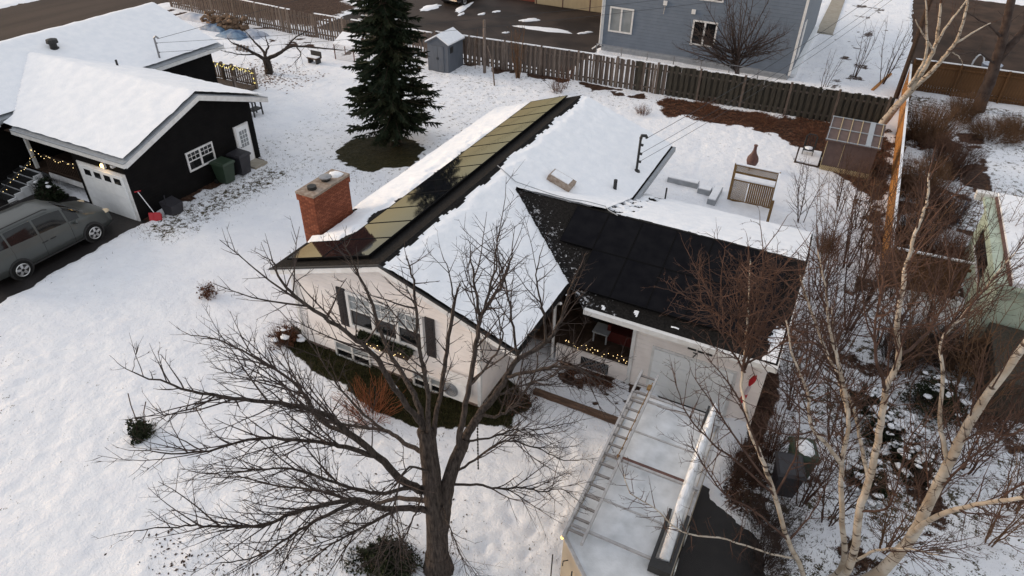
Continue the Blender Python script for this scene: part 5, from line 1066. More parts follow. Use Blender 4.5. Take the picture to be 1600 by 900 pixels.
# ---- the big bare tree on the front lawn
FB_ = (-5.13, 7.11)
ft = Tree('bare_tree', 'big leafless tree with a thick dark trunk on the front lawn', FB_, 'bark', 'twig')
def FP(*L_): return [tp(x, y, FB_, dd) for x, y, dd in L_]
ft.limb([Vector((-5.13, 7.11, -.15))] + FP((684, 860, 0), (681, 802, 0), (676, 758, 0), (670, 703, .05), (664, 672, .1)), .27, .15, 12, .012)
ft.limb(FP((688, 830, .05), (693, 795, .05), (699, 760, .05), (712, 719, .15), (727, 685, .3)), .18, .12, 10, .012)
ft.trunk.lathe([(.45, -.15), (.35, .05), (.29, .3), (.26, .6)], (-5.13, 7.11, 0), 12)
FL_ = [  # traced limbs: points (px, py, depth offset), start radius, end radius, twig settings
 ([(727, 685, .3), (746, 651, .5), (772, 620, .8), (791, 589, 1.0), (810, 561, 1.3), (853, 536, 1.6), (875, 502, 1.9), (886, 465, 2.1), (905, 420, 2.2)], .15, .02, {}),
 ([(716, 700, .2), (724, 650, .0), (734, 602, -.2), (747, 524, -.5), (753, 490, -.6), (787, 440, -.5), (800, 395, -.4)], .11, .014, {}),
 ([(751, 498, -.6), (742, 440, -1.0), (735, 395, -1.2)], .045, .01, {}), ([(753, 490, -.6), (772, 430, -1.3), (776, 390, -1.6)], .04, .01, {}),
 ([(676, 690, .1), (691, 599, .5), (700, 540, .8), (710, 473, 1.1)], .085, .045, {}), ([(710, 473, 1.1), (702, 430, 1.3), (690, 395, 1.5)], .03, .008, {}),
 ([(666, 690, .1), (655, 640, .4), (638, 599, .8), (607, 546, 1.4), (576, 462, 2.0), (554, 415, 2.3), (540, 385, 2.4)], .12, .014, {}),
 ([(670, 680, .1), (668, 620, -.3), (662, 574, -.7), (652, 524, -1.0), (649, 462, -1.4), (640, 415, -1.6)], .085, .014, {}),
 ([(664, 672, .1), (653, 655, .0), (607, 593, -.5), (582, 552, -.8), (538, 518, -1.1), (482, 478, -1.5), (440, 440, -1.7), (425, 405, -1.8)], .11, .012, {}),
 ([(672, 770, 0), (645, 760, -.1), (625, 748, -.3), (594, 715, -.6), (545, 677, -1.0), (514, 650, -1.2), (454, 632, -1.6), (362, 621, -2.2), (286, 607, -2.6), (205, 580, -3.0)], .14, .008, {}),
 ([(545, 677, -1.0), (500, 655, -.8), (470, 610, -.5), (420, 570, -.3), (350, 535, 0), (290, 520, .2)], .06, .009, {}),
 ([(668, 712, 0), (632, 692, .3), (602, 673, .6), (568, 669, .9), (500, 652, 1.3), (450, 610, 1.7), (390, 560, 2.0), (330, 515, 2.3)], .085, .009, {}),
 ([(594, 715, -.6), (540, 700, -1.0), (492, 689, -1.3), (408, 685, -1.8), (307, 706, -2.5), (222, 704, -3.0)], .07, .008, {}),
 ([(602, 673, .6), (560, 640, 1.0), (520, 590, 1.4), (480, 530, 1.8), (430, 480, 2.2)], .05, .009, {}),
 ([(676, 798, -.05), (640, 794, -.3), (600, 795, -.6), (560, 782, -.9), (501, 790, -1.2), (454, 803, -1.5), (408, 822, -1.7), (330, 822, -2.0), (277, 822, -2.2), (195, 832, -2.6)], .10, .008, {}),
 ([(674, 785, .0), (625, 778, .3), (576, 788, .6), (510, 770, .8), (440, 760, 1.0), (370, 745, 1.2), (290, 752, 1.4)], .08, .008, {}),
 ([(560, 782, -.9), (500, 810, -1.4), (450, 840, -1.8), (400, 870, -2.1), (340, 880, -2.3)], .055, .009, {}),
 ([(625, 794, -.4), (570, 822, -1.2), (520, 850, -1.7), (470, 885, -2.0)], .05, .01, {}),
 ([(640, 762, -.2), (600, 770, -.9), (540, 760, -1.4), (470, 735, -1.8), (400, 735, -2.1), (320, 740, -2.4)], .06, .008, {}),
 ([(660, 770, -.1), (650, 800, -.9), (630, 840, -1.5), (600, 875, -1.8)], .03, .008, {}), ([(672, 740, -.1), (640, 730, -.8), (620, 770, -1.6), (612, 830, -2.0), (606, 880, -2.1)], .035, .008, {}),
 ([(699, 758, .05), (745, 758, -.1), (783, 764, -.2), (821, 762, -.3), (851, 768, -.4), (878, 764, -.5), (900, 780, -.5)], .04, .008, {}),
 ([(706, 740, .1), (742, 719, .3), (787, 690, .6), (840, 700, .9), (881, 719, 1.1), (930, 716, 1.2)], .04, .008, {}),
 ([(727, 690, .3), (764, 684, .5), (802, 673, .8), (859, 668, 1.1), (915, 655, 1.3)], .035, .008, {}),
 ([(746, 651, .5), (779, 649, .4), (802, 636, .3), (832, 594, .2), (840, 560, .1)], .05, .015, {}),
 ([(791, 589, 1.0), (840, 578, .8), (884, 572, .6), (931, 589, .5), (960, 600, .4)], .055, .012, {}),
 ([(810, 561, 1.3), (800, 500, 1.1), (792, 450, 1.0), (780, 410, .9)], .05, .01, {}), ([(853, 536, 1.6), (850, 490, 1.3), (838, 440, 1.2), (845, 395, 1.2)], .05, .01, {}),
 ([(734, 602, -.2), (770, 560, -.7), (785, 520, -.9), (765, 470, -1.1)], .04, .01, {}), ([(772, 620, .8), (820, 600, 1.3), (860, 590, 1.7), (895, 560, 2.0)], .035, .009, {}),
 ([(690, 790, -.1), (705, 830, -1.0), (720, 870, -1.3), (735, 905, -1.4)], .022, .006, {}),
]
for pts, r0, r1, kw in FL_:
    up_ = pts[-1][1] < 520; P, R = ft.limb(FP(*pts), r0 * (.62 if up_ else .74), r1 * .7, 7, .018); xm_ = sum(p[0] for p in pts) / len(pts)
    ft.dress(P, R, 2.6 if up_ else 4.2, (.3, .9), .22 if r0 < .1 else .40, .14, dens=(0, 6.5, 8, 8))
    ft.dress(P, R, 1.6 if up_ else 3.6, (.8, 1.8), .2 if r0 < .1 else .34, .08, dens=(0, 6, 6.5, 8), ang=(16, 40), ratio=.36, wig=.14, u1=.82, tip=False)
ft.done()
# snow lying on two limbs
b = MB()
for pts in ([(653, 655, .0), (607, 593, -.5), (582, 552, -.8)], [(664, 672, .1), (640, 640, 0)]):
    P = catmull(FP(*pts), 6)
    for i in range(len(P) - 1):
        if rnd() < .8: b.tube([P[i] + Vector((0, 0, .062)), P[i + 1] + Vector((0, 0, .058))], ru(.015, .03), 5)
b.build('snow_streak', 'snowcap', ft.T)
c_ = MB(); pc = tp(746, 660, FB_, .5); [c_.blob(pc - Vector((0, 0, .09 * k)), .022, .022, .045, 5, 3, .1) for k in range(16)]; c_.build('hanging_chain', 'black', label='dark chain hanging from a right limb of the big leafless tree', cat='chain')
# ---- birches
BB = (3.0, 10.6)
bt = Tree('birch_tree', 'many stemmed pale birch towering beside the garage', BB, 'birch', 'redtwig', 'birches')
def BP(*L_, base=BB): return [tp(x, y, base, dd) for x, y, dd in L_]
base0 = Vector((3.0, 10.6, -.1)); base1 = Vector((2.75, 10.55, -.1)); base2 = Vector((2.6, 10.7, -.1))
BLm = [([base0] + BP((1379, 890, .1), (1420, 844, .1), (1446, 798, .1), (1481, 726, .2), (1507, 675, .3), (1538, 624, .4), (1600, 542, .6), (1680, 430, .8)), .19, .07, 2.0),
 (BP((1420, 838, .1), (1466, 805, -.4), (1538, 787, -.9), (1600, 777, -1.3), (1700, 750, -1.8)), .085, .03, 2.2),
 ([base1] + BP((1330, 879, 0), (1343, 798, 0), (1359, 747, .1), (1374, 675, .2), (1384, 609, .3), (1405, 557, .4), (1400, 517, .5), (1412, 440, .7), (1417, 410, .8), (1433, 357, .9), (1447, 320, 1.0), (1452, 270, 1.1)), .125, .018, 3.0),
 (BP((1356, 745, .1), (1346, 700, .5), (1338, 655, .8), (1320, 600, 1.1), (1305, 540, 1.4), (1300, 480, 1.6)), .06, .012, 4.0),
 ([base2] + BP((1318, 880, .3), (1315, 800, .4), (1315, 726, .5), (1326, 655, .7), (1313, 583, .9), (1296, 510, 1.2), (1290, 450, 1.4), (1278, 390, 1.6)), .10, .014, 4.0),
 (BP((1481, 720, .2), (1469, 660, .6), (1474, 583, 1.0), (1471, 532, 1.3), (1507, 491, 1.7), (1548, 440, 2.1), (1590, 390, 2.4)), .065, .012, 3.2),
 (BP((1315, 726, .5), (1288, 690, .2), (1267, 665, 0), (1262, 614, -.2), (1240, 560, -.5), (1228, 500, -.7)), .06, .012, 4.0),
 (BP((1326, 655, .7), (1310, 590, 1.4), (1288, 542, 1.9), (1262, 470, 2.4), (1250, 430, 2.6)), .06, .02, 4.0),
 (BP((1384, 609, .3), (1370, 560, .0), (1368, 500, -.2), (1380, 440, -.4), (1376, 380, -.5)), .045, .01, 4.0),
 (BP((1400, 517, .5), (1430, 510, .3), (1470, 500, .0)), .03, .01, 3.0), (BP((1405, 557, .4), (1450, 520, 1.0), (1480, 460, 1.4), (1500, 400, 1.8)), .045, .01, 3.6),
 (BP((1446, 800, .1), (1500, 730, .6), (1540, 700, 1.0), (1600, 670, 1.3)), .04, .015, 2.6), (BP((1330, 879, 0), (1370, 860, -.5), (1420, 858, -.9), (1470, 868, -1.2)), .05, .012, 3.0),
 (BP((1343, 798, 0), (1390, 790, -.4), (1415, 700, -.7), (1440, 660, -.9)), .035, .009, 3.0)]
for pts, r0, r1, pm in BLm:
    P, R = bt.limb(pts, r0 * .72, r1 * .8, 9, .012, thin=r0 < .05); bt.dress(P, R, pm * 1.8, (.35, 1.0), .3, .16, dens=(0, 5, 6.5, 7), ang=(30, 65)); bt.dress(P, R, 2.4, (.9, 1.8), .35, .12, dens=(0, 5.5, 6.5, 7), ang=(20, 45), ratio=.36, u1=.85, tip=False)
bt.done()
CB = (2.15, 10.35)
ct = Tree('birch_tree', 'slender leaning birch with a dense reddish twig crown over the garage roof', CB, 'birch', 'redtwig', 'birches')
P, R = ct.limb([Vector((2.15, 10.35, -.1))] + [tp(x, y, CB, d_) for x, y, d_ in ((1256, 900, 0), (1232, 845, -.1), (1211, 775, -.1), (1190, 715, .1), (1172, 673, .3), (1166, 640, .6), (1159, 600, 1.0), (1163, 560, 1.3), (1168, 500, 1.8), (1170, 450, 2.2), (1172, 405, 2.5))], .06, .012, 9, .012)
ct.dress(P, R, 2.6, (.3, .8), .78, .15)
def CPt(*L_): return [tp(x, y, CB, d_) for x, y, d_ in L_]
for k in range(15):   # spreading limbs, each with its own side limbs
    ty = ru(465, 585); a0 = (1162 + ru(-3, 5), ty); e0 = (ru(1072, 1258), ru(392, 540) if ty < 580 else ru(470, 560)); d0, d1 = 1.9 - (ty - 470) / 130, ru(.7, 3.0); md = ((a0[0] + e0[0]) / 2 + ru(-12, 12), (a0[1] + e0[1]) / 2 + ru(-14, 10))
    P, R = ct.limb(CPt((*a0, d0), (*md, (d0 + d1) / 2), (*e0, d1)), .024, .007, 5, .012, thin=True); ct.dress(P, R, 6.0, (.25, .6), .2, .02, dens=(0, 8, 9, 9), wig=.5, ang=(35, 80))
    for q in range(5):
        i_ = int(len(P) * ru(.25, .9)); s0 = P[i_]; t_ = (P[min(i_ + 1, len(P) - 1)] - P[i_ - 1]).normalized(); a = math.radians(ru(30, 75)); dv_ = (t_ * math.cos(a) + perp(t_) * math.sin(a)).normalized() * ru(.7, 1.3)
        P2, R2 = ct.limb([s0, s0 + dv_ * .5 + Vector((0, 0, .05)), s0 + dv_ + Vector((ru(-.1, .1), ru(-.1, .1), .2))], .013, .005, 4, .012, thin=True); ct.dress(P2, R2, 7.0, (.2, .5), .15, .02, dens=(0, 8, 9, 9), wig=.5, ang=(35, 80))
for pts in ([(1211, 775, -.1), (1150, 720, -.4), (1110, 690, -.7), (1070, 640, -.9), (1055, 590, -1.0)], [(1205, 760, -.1), (1160, 700, -.6), (1120, 640, -.8), (1085, 590, -1.0)], [(1190, 715, .1), (1165, 650, -.2), (1140, 600, -.4), (1105, 560, -.5)], [(1240, 872, 0), (1205, 866, -.3), (1136, 843, -.7), (1066, 831, -1.1), (1030, 800, -1.3), (985, 770, -1.5), (975, 740, -1.5)], [(1232, 845, -.1), (1180, 800, -.6), (1130, 770, -.9), (1095, 720, -1.1), (1080, 690, -1.2)],
    [(1211, 775, -.1), (1240, 720, .4), (1250, 660, .7), (1245, 600, 1.0)], [(1232, 845, -.1), (1270, 800, .3), (1290, 760, .5)]):
    P, R = ct.limb(CPt(*pts), .024, .006, 6, .012, thin=pts[0][0] != 1240); ct.dress(P, R, 5.5, (.25, .8), .25, .12, dens=(0, 5.5, 7, 8))
ct.done()
LBs = (2.25, 38.6)
lt = Tree('birch_tree', 'pale crooked birch leaning over the end of the cedar fence', LBs, 'birch', 'redtwig', 'birches')
def LP(*L_): return [tp(x, y, LBs, d_) for x, y, d_ in L_]
for pts, r0, r1 in (([(1374, 200, 0), (1395, 172, 0), (1415, 150, 0), (1432, 125, 0), (1448, 100, 0), (1462, 70, .1), (1466, 40, .2), (1470, 5, .3)], .20, .05), ([(1376, 198, .2), (1402, 165, .3), (1430, 135, .3), (1450, 118, .3), (1470, 95, .3), (1492, 68, .3), (1503, 40, .3), (1512, 0, .4)], .17, .05),
        ([(1420, 135, 0), (1446, 90, -.3), (1448, 45, -.5), (1446, 0, -.6)], .09, .03), ([(1492, 68, .3), (1525, 48, .4), (1548, 36, .5)], .06, .02), ([(1462, 70, .1), (1480, 40, -.2), (1500, 15, -.3), (1525, -20, -.4)], .07, .03), ([(1458, 78, 0), (1440, 50, -.4), (1430, 30, -.5)], .05, .02), ([(1488, 82, .3), (1500, 90, .6), (1504, 100, .7)], .03, .015)):
    P, R = lt.limb(LP(*pts), r0, r1, 8, .02); lt.dress(P, R, 2.6, (.4, 1.3), .4, .12, maxlv=3, dens=(0, 3.5, 4, 4))
lt.done()
DB = (6.98, 44.6)
dt = Tree('bare_tree', 'dark forked leafless tree standing before the brown fence', DB, 'darktwig', 'darktwig')
for pts, r0, r1 in (([(1525, 178, 0), (1545, 130, 0), (1556, 98, 0), (1566, 60, 0), (1580, 0, 0), (1590, -60, 0)], .36, .16), ([(1556, 98, 0), (1580, 70, 0), (1600, 45, .1), (1630, 0, .2)], .24, .12), ([(1552, 100, 0), (1535, 85, -.5), (1520, 82, -1), (1490, 85, -1.5)], .07, .02), ([(1566, 60, 0), (1545, 40, -.5), (1510, 20, -1)], .08, .02)):
    P, R = dt.limb([tp(x, y, DB, d_) for x, y, d_ in pts], r0, r1, 9, .03); dt.dress(P, R, 1.6, (.6, 1.6), .4, .1, maxlv=2)
dt.done()
# apple tree
AB = (-31.25, 30.2)
ap = Tree('apple_tree', 'low spreading leafless apple tree in the snow behind the black house', AB, 'bark', 'darktwig')
for pts, r0, r1 in (([(421, 117, 0), (419, 105, 0), (416, 92, 0)], .26, .22), ([(416, 93, 0), (400, 85, -.2), (380, 74, -.4), (365, 68, -.6)], .13, .04), ([(416, 92, 0), (412, 80, .3), (398, 66, .7), (388, 54, .9)], .11, .03), ([(418, 92, 0), (435, 84, 0), (447, 76, 0), (462, 72, 0), (500, 75, -.2), (530, 78, -.3)], .13, .03), ([(414, 86, .1), (419, 72, .5), (416, 62, .7)], .08, .03), ([(445, 77, 0), (460, 60, .7), (480, 48, 1.2)], .07, .02), ([(400, 85, -.2), (375, 85, -.9), (350, 80, -1.2)], .05, .02), ([(462, 72, 0), (470, 85, -.8), (460, 98, -1.2)], .05, .015)):
    P, R = ap.limb([tp(x, y, AB, d_) for x, y, d_ in pts], r0, r1, 7, .02); 
    if r0 < .2: ap.dress(P, R, 4.5, (.4, 1.1), .3, .18, maxlv=2, dens=(0, 5, 7, 8))
ap.done()
# tree by the blue house
UB = (-5.75, 41.9)
ub = Tree('bare_tree', 'dark bushy leafless tree in front of the blue house', UB, 'darktwig', 'darktwig')
ub.limb([(UB[0], UB[1], -.1), tp(1152, 110, UB, 0), tp(1150, 95, UB, 0)], .16, .12, 7)
for k in range(46):
    a = -math.pi / 2 + ru(-1.45, 1.45); l_ = ru(55, 112) * (1 if abs(a + math.pi / 2) < .9 else .8); x0, y0 = 1151, ru(80, 112); P, R = ub.limb([tp(x0, y0, UB, 0), tp(x0 + math.cos(a) * l_ * .5, y0 + math.sin(a) * l_ * .42, UB, ru(-.6, .6)), tp(x0 + math.cos(a) * l_, y0 + math.sin(a) * l_, UB, ru(-1.3, 1.3))], .05, .012, 5, .02); ub.dress(P, R, 4.5, (.4, 1.1), .25, .12, maxlv=2, dens=(0, 6, 6, 6))
ub.done()
def sapling(label, base, h, stems, twig='browntwig', L=(.3, .8), per=3.0, r=.025, spread=.25, grp='saplings', maxlv=2):
    t_ = Tree('sapling', label, base, twig, twig, grp, 'sapling')
    for k in range(stems):
        a = ru(0, 6.28); s0 = Vector((base[0] + .08 * math.cos(a), base[1] + .08 * math.sin(a), -.05)); e = s0 + Vector((math.cos(a) * spread * h * ru(.3, 1), math.sin(a) * spread * h * ru(.3, 1), h * ru(.8, 1.05)))
        P, R = t_.limb([s0, s0.lerp(e, .5) + Vector((ru(-.1, .1), ru(-.1, .1), 0)), e], r, .006, 5, .02); t_.dress(P, R, per, L, .2, .2, maxlv=maxlv)
    return t_.done()
sapling('clump of brown saplings growing against the picket fence', (-17.8, 36.9), 3.4, 6, 'browntwig', (.4, 1.0), 2.6, .06, .12)
g_ = gp(1340, 120); sapling('thin saplings on the snow beside the blue house', (.4, 47.5), 3.2, 4, 'redtwig', (.4, .9), 3, .03, .2)
sapling('slender bush on the snowy slope behind the blue house corner', (-1.1, 43.0), 2.6, 4, 'redtwig', (.3, .8), 3, .025, .2)
sapling('leafless saplings by the yellow plank', (2.0, 46.8), 3.6, 6, 'redtwig', (.4, 1.0), 3, .03, .3)
sapling('tall bare sapling between the birch and the cedar fence', (2.3, 20.2), 5.2, 5, 'redtwig', (.4, 1.1), 4, .035, .22, maxlv=3)
sapling('bare sapling behind the garage gable', (1.9, 24.2), 4.0, 5, 'redtwig', (.4, 1.0), 4, .03, .28, maxlv=3)
sapling('bare sapling in front of the pale green building', (4.6, 20.8), 4.6, 5, 'redtwig', (.4, 1.0), 3.4, .035, .25, maxlv=3)
sapling('bare sapling growing beside the green building porch', (5.6, 17.6), 4.0, 5, 'browntwig', (.4, 1.0), 3.0, .03, .3, maxlv=3)
for px, py, h_, ns, lab in ((1205, 720, 2.4, 5, 'bare sapling between the bins and the garage'), (1300, 560, 4.6, 6, 'bare reddish sapling behind the snow laden shrubs'), (1335, 500, 4.8, 6, 'reddish sapling in line with the cedar fence end'), (1270, 470, 3.6, 5, 'thin reddish sapling near the garage gable'), (1395, 470, 4.4, 6, 'reddish sapling in front of the brown board fence'), (1445, 500, 4.6, 6, 'bare sapling before the right half of the brown board fence'), (1490, 640, 4.2, 6, 'bare sapling behind the thick leaning birch trunk'), (1555, 690, 3.6, 6, 'bare sapling on the snow right of the leaning birch trunk'), (1300, 690, 3.2, 5, 'twiggy sapling just right of the bins'), (1290, 820, 2.6, 6, 'twiggy sapling at the left of the birch base'), (1545, 850, 2.4, 6, 'low twiggy sapling below the horizontal birch limb'), (1425, 790, 2.8, 6, 'twiggy sapling between the two birch trunks'), (1340, 360, 3.4, 6, 'reddish sapling in the yard before the cedar fence'), (1310, 330, 2.6, 5, 'thin sapling on the snow near the privacy screen'), (1250, 350, 2.6, 5, 'thin sapling behind the garage roof'), (1530, 450, 4.0, 6, 'bare sapling against the pale green wall'), (1235, 640, 3.6, 7, 'reddish sapling on the snow strip beside the garage'), (1265, 590, 4.4, 7, 'tall reddish sapling beside the garage gable end'), (1285, 430, 4.0, 7, 'dense reddish sapling behind the garage gable'), (1345, 430, 4.2, 7, 'dense reddish sapling at the foot of the cedar fence'), (1375, 540, 4.4, 7, 'dense sapling between the birch and the brown board fence'), (1420, 600, 3.6, 7, 'dense brown sapling behind the snow laden shrub'), (1510, 740, 3.0, 7, 'twiggy sapling between the birch limbs'), (1580, 800, 2.6, 7, 'twiggy sapling under the horizontal birch limb'), (1250, 790, 2.6, 7, 'twiggy brush below the bins'), (1380, 860, 2.2, 7, 'low brush at the very foot of the birch'), (1590, 620, 3.6, 7, 'brown sapling at the green building porch'), (1480, 580, 3.8, 7, 'brown sapling before the porch of the green building')):
    p_ = gp(px, py); sapling(lab, (p_.x, p_.y), h_, ns, random.choice(('redtwig', 'redtwig', 'browntwig')), (.35, 1.0), 5.5, .020, .28, maxlv=3)
sapling('dry weed stems by the picket fence right of the saplings', (-14.6, 36.6), 1.3, 8, 'leafbrown', (.2, .4), 5, .012, .35)
sapling('tall dry stalks near the shed and clothesline post', (-20.9, 37.0), 2.6, 3, 'browntwig', (.2, .5), 2, .012, .15)
# ---- shrubs
def shrub(label, base, rx, h, stems, twig, name='shrub', leaves=None, snow=0, r=.008, per=6, L=(.15, .35), lsize=.06, ry=None, out=.7, nleaf=300, cat='shrub', grp=None, maxlv=2):
    t_ = Tree(name, label, base, twig, twig, grp, cat); ry = ry or rx
    for k in range(stems):
        a = ru(0, 6.28); q = ru(0, 1) ** .5; s0 = Vector((base[0] + rx * .45 * q * math.cos(a), base[1] + ry * .45 * q * math.sin(a), -.03)); hh = h * ru(.65, 1.05) * (1.05 - .35 * q)
        e = Vector((base[0] + rx * q * math.cos(a) * out * 1.3, base[1] + ry * q * math.sin(a) * out * 1.3, hh)); P, R = t_.limb([s0, s0.lerp(e, .5) + Vector((ru(-.08, .08), ru(-.08, .08), .05)), e], r, r * .4, 4, .015); t_.dress(P, R, per, L, .2, .15, maxlv=maxlv, dens=(0, 6, 6, 6))
    if leaves: b = MB(); foliage(b, (base[0], base[1], h * .12), (rx * .95, ry * .95, h * .85), nleaf, lsize, .8); b.build('foliage', leaves, t_.T)
    if snow:
        b = MB()
        for k in range(snow):
            a = ru(0, 6.28); q = ru(0, .95) ** .6; zz = h * .95 * math.sqrt(max(.05, 1 - q * q)) * ru(.75, 1.0); rr = ru(.04, .13); b.blob((base[0] + rx * q * math.cos(a), base[1] + ry * q * math.sin(a), zz), rr * ru(.8, 1.5), rr, rr * .35, 7, 4, .3)
        b.build('snow_clumps', 'snowcap', t_.T, smooth=True, kind='stuff')
    t_.trunk.v and None
    t_.done('stems', 'twigs')['label'] = label
    for ch in t_.T.children:
        if ch.name.startswith('twigs'): ch['kind'] = 'stuff'
    return t_.T
shrub('small round dried hydrangea bush alone on the snowy lawn', (-17.3, 12.1), .42, .6, 22, 'leafbrown', leaves='leafbrown', nleaf=160, lsize=.09)
shrub('small dark evergreen bush with two bare stalks on the snowy lawn', (-14.05, 6.75), .42, .75, 12, 'darktwig', leaves='evergreen', nleaf=1500, lsize=.07)
b = MB(); [b.tube([(-14.1 + s_ * .1, 6.85, .3), (-14.1 + s_ * .22, 6.95, .9), (-14.1 + s_ * .3, 7.05, 1.2)], .014, 5) for s_ in (-1.2, 1)]; b.build('dry_stalk', 'redtwig', label='pair of bare stalks rising from the small evergreen bush', cat='stalk')
shrub('bright rust orange stemmed shrub below the front windows', (-9.2, 10.2), .85, 1.05, 120, 'orangestem', r=.010, per=2.5, L=(.12, .3), out=.95)
shrub('clipped brown hedge block at the left front corner of the white house', (-13.35, 11.45), .55, .75, 60, 'leafbrown', leaves='leafbrown', nleaf=600, lsize=.08, snow=5)
shrub('low dark green junipers under the big leafless tree', (-6.15, 6.65), 1.05, .5, 40, 'darktwig', name='juniper', leaves='evergreen', nleaf=4500, lsize=.08, ry=.7)
shrub('brown dead shrub by the right front corner of the white house', (-5.6, 12.35), .75, .8, 60, 'darktwig', r=.008, per=5, leaves='leafbrown', nleaf=160)
shrub('dry brown shrubs in the bed below the porch', (-4.2, 14.1), 1.1, .55, 50, 'leafbrown', ry=.35, leaves='leafbrown', nleaf=350)
shrub('dark bush with fairy lights beside the black house steps', (-28.3, 14.05), .85, 1.0, 40, 'darktwig', leaves='needle', nleaf=1500, lsize=.13, snow=3, ry=.6)
shrub('low snowy bush between the minivan and the black house porch', (-27.6, 13.2), .8, .45, 20, 'darktwig', leaves='evergreen', nleaf=500, snow=14, ry=.45)
shrub('brown twiggy shrub at the garage corner under the flag', (.85, 13.9), .65, 1.2, 60, 'redtwig', L=(.2, .5), per=7)
shrub('brown bramble beside the dark driveway', (1.25, 11.6), .75, 1.0, 80, 'darktwig', L=(.2, .55), per=7)
shrub('reddish bramble beside the trailer tube', (.35, 12.9), .6, .9, 60, 'redtwig', L=(.2, .5), per=7)
shrub('thick brown bramble overhanging the dark driveway edge', (1.35, 10.55), .7, 1.0, 80, 'darktwig', L=(.2, .55), per=7)
for k, (px, py, r_, h_, sn, lab) in enumerate(((1345, 640, .75, .9, 22, 'snow dusted evergreen shrub behind the bins'), (1385, 690, .95, 1.0, 44, 'snow laden evergreen shrub between the birch stems'), (1425, 735, .85, .9, 36, 'snow laden evergreen shrub at the foot of the leaning birch trunk'), (1455, 640, 1.0, 1.2, 12, 'dark evergreen shrub behind the birch trunks'), (1360, 760, .7, .7, 26, 'low snow laden shrub at the birch base'))):
    p_ = gp(px, py); shrub(lab, (p_.x, p_.y), r_, h_, 40, 'darktwig', leaves='evergreen', nleaf=4200, snow=sn * 2, lsize=.065, grp='snowy evergreens by the birch')
for k, (px, py, r_, h_, tw, lab) in enumerate(((1445, 225, 1.6, 2.2, 'browntwig', 'tall brown thicket beside the cedar fence near the brown cabin'), (1475, 275, 1.5, 2.0, 'redtwig', 'reddish brown thicket in the neighbouring yard'), (1430, 310, 1.3, 2.0, 'browntwig', 'brown thicket against the middle of the cedar fence'), (1465, 350, 1.2, 1.7, 'redtwig', 'brown thicket around the striped lounger'), (1425, 380, 1.0, 1.6, 'redtwig', 'brown thicket behind the brown board fence'), (1470, 410, .9, 1.2, 'leafbrown', 'low rusty shrub behind the brown board fence'),
        (1500, 580, 1.1, 1.3, 'browntwig', 'brown shrub before the porch of the green building'), (1560, 600, 1.2, 1.3, 'redtwig', 'tangled brown shrub at the right of the green building porch'), (1450, 560, 1.0, 1.2, 'darktwig', 'dark twiggy shrub left of the green building'), (1550, 215, 1.8, .7, 'browntwig', 'low tawny brush on the far snowy ground'), (1590, 210, 1.5, .7, 'browntwig', 'second clump of low tawny brush on the far snowy ground'), (1400, 570, .9, 1.3, 'darktwig', 'brown shrub between the birch stems and the brown fence'), (1290, 395, .5, .7, 'leafbrown', 'small dark rusty bush at the garage back corner'), (1500, 190, 1.0, 1.6, 'browntwig', 'green brown bush below the dark forked tree'))):
    p_ = gp(px, py); shrub(lab, (p_.x, p_.y), r_, h_, int(120 * r_), tw, r=.012, per=7, L=(.25, .7), grp='brown shrubs in the right yard', leaves='evergreen' if 'green' in lab and 'brown bush' in lab else None)
for k, (px, py, r_, h_, lab) in enumerate(((870, 145, .6, .8, 'rusty dry shrub by the picket fence behind the roof ridge'), (1105, 175, .9, .6, 'low bramble in the leaf bed at the picket fence'), (1190, 195, 1.0, .6, 'second bramble in the leaf bed along the fence'), (1260, 215, .9, .6, 'bramble in the leaf bed near the brown cabin'), (1005, 180, .5, .5, 'small dry weeds on the snow near the leaf bed'))):
    p_ = gp(px, py); shrub(lab, (p_.x, p_.y), r_, h_, 45, 'leafbrown', r=.009, per=5, L=(.2, .45), grp='dry brambles along the back fence')
# ---- spruce
SPX, SPY = -18.85, 25.45
SPT = thing('spruce_tree', 'tall dark spruce standing in a ring of bare needles behind the chimney', 'spruce', (SPX, SPY, 0))
b = MB(); b.tube([(SPX + .05, SPY, -.1), (SPX + .02, SPY, 1.2), (SPX, SPY, 5), (SPX - .1, SPY, 11)], [.30, .25, .16, .03], 10); b.build('trunk', 'sprucebark', SPT, smooth=True)
nd = [MB(), MB()]; br = MB()
def spray(mb, p_, d, L_, w_):
    sd_ = d.cross(Vector((0, 0, 1))); sd_ = sd_.normalized() if sd_.length > .05 else Vector((1, 0, 0)); n2 = sd_.cross(d).normalized()
    for k in range(2):
        e = (sd_ if k == 0 else (sd_ * .5 + n2 * .85)).normalized() * w_ * .5; mb.add([p_, p_ + d * L_ * .35 + e, p_ + d * L_, p_ + d * L_ * .35 - e], [(0, 1, 2, 3)])
zt = .95
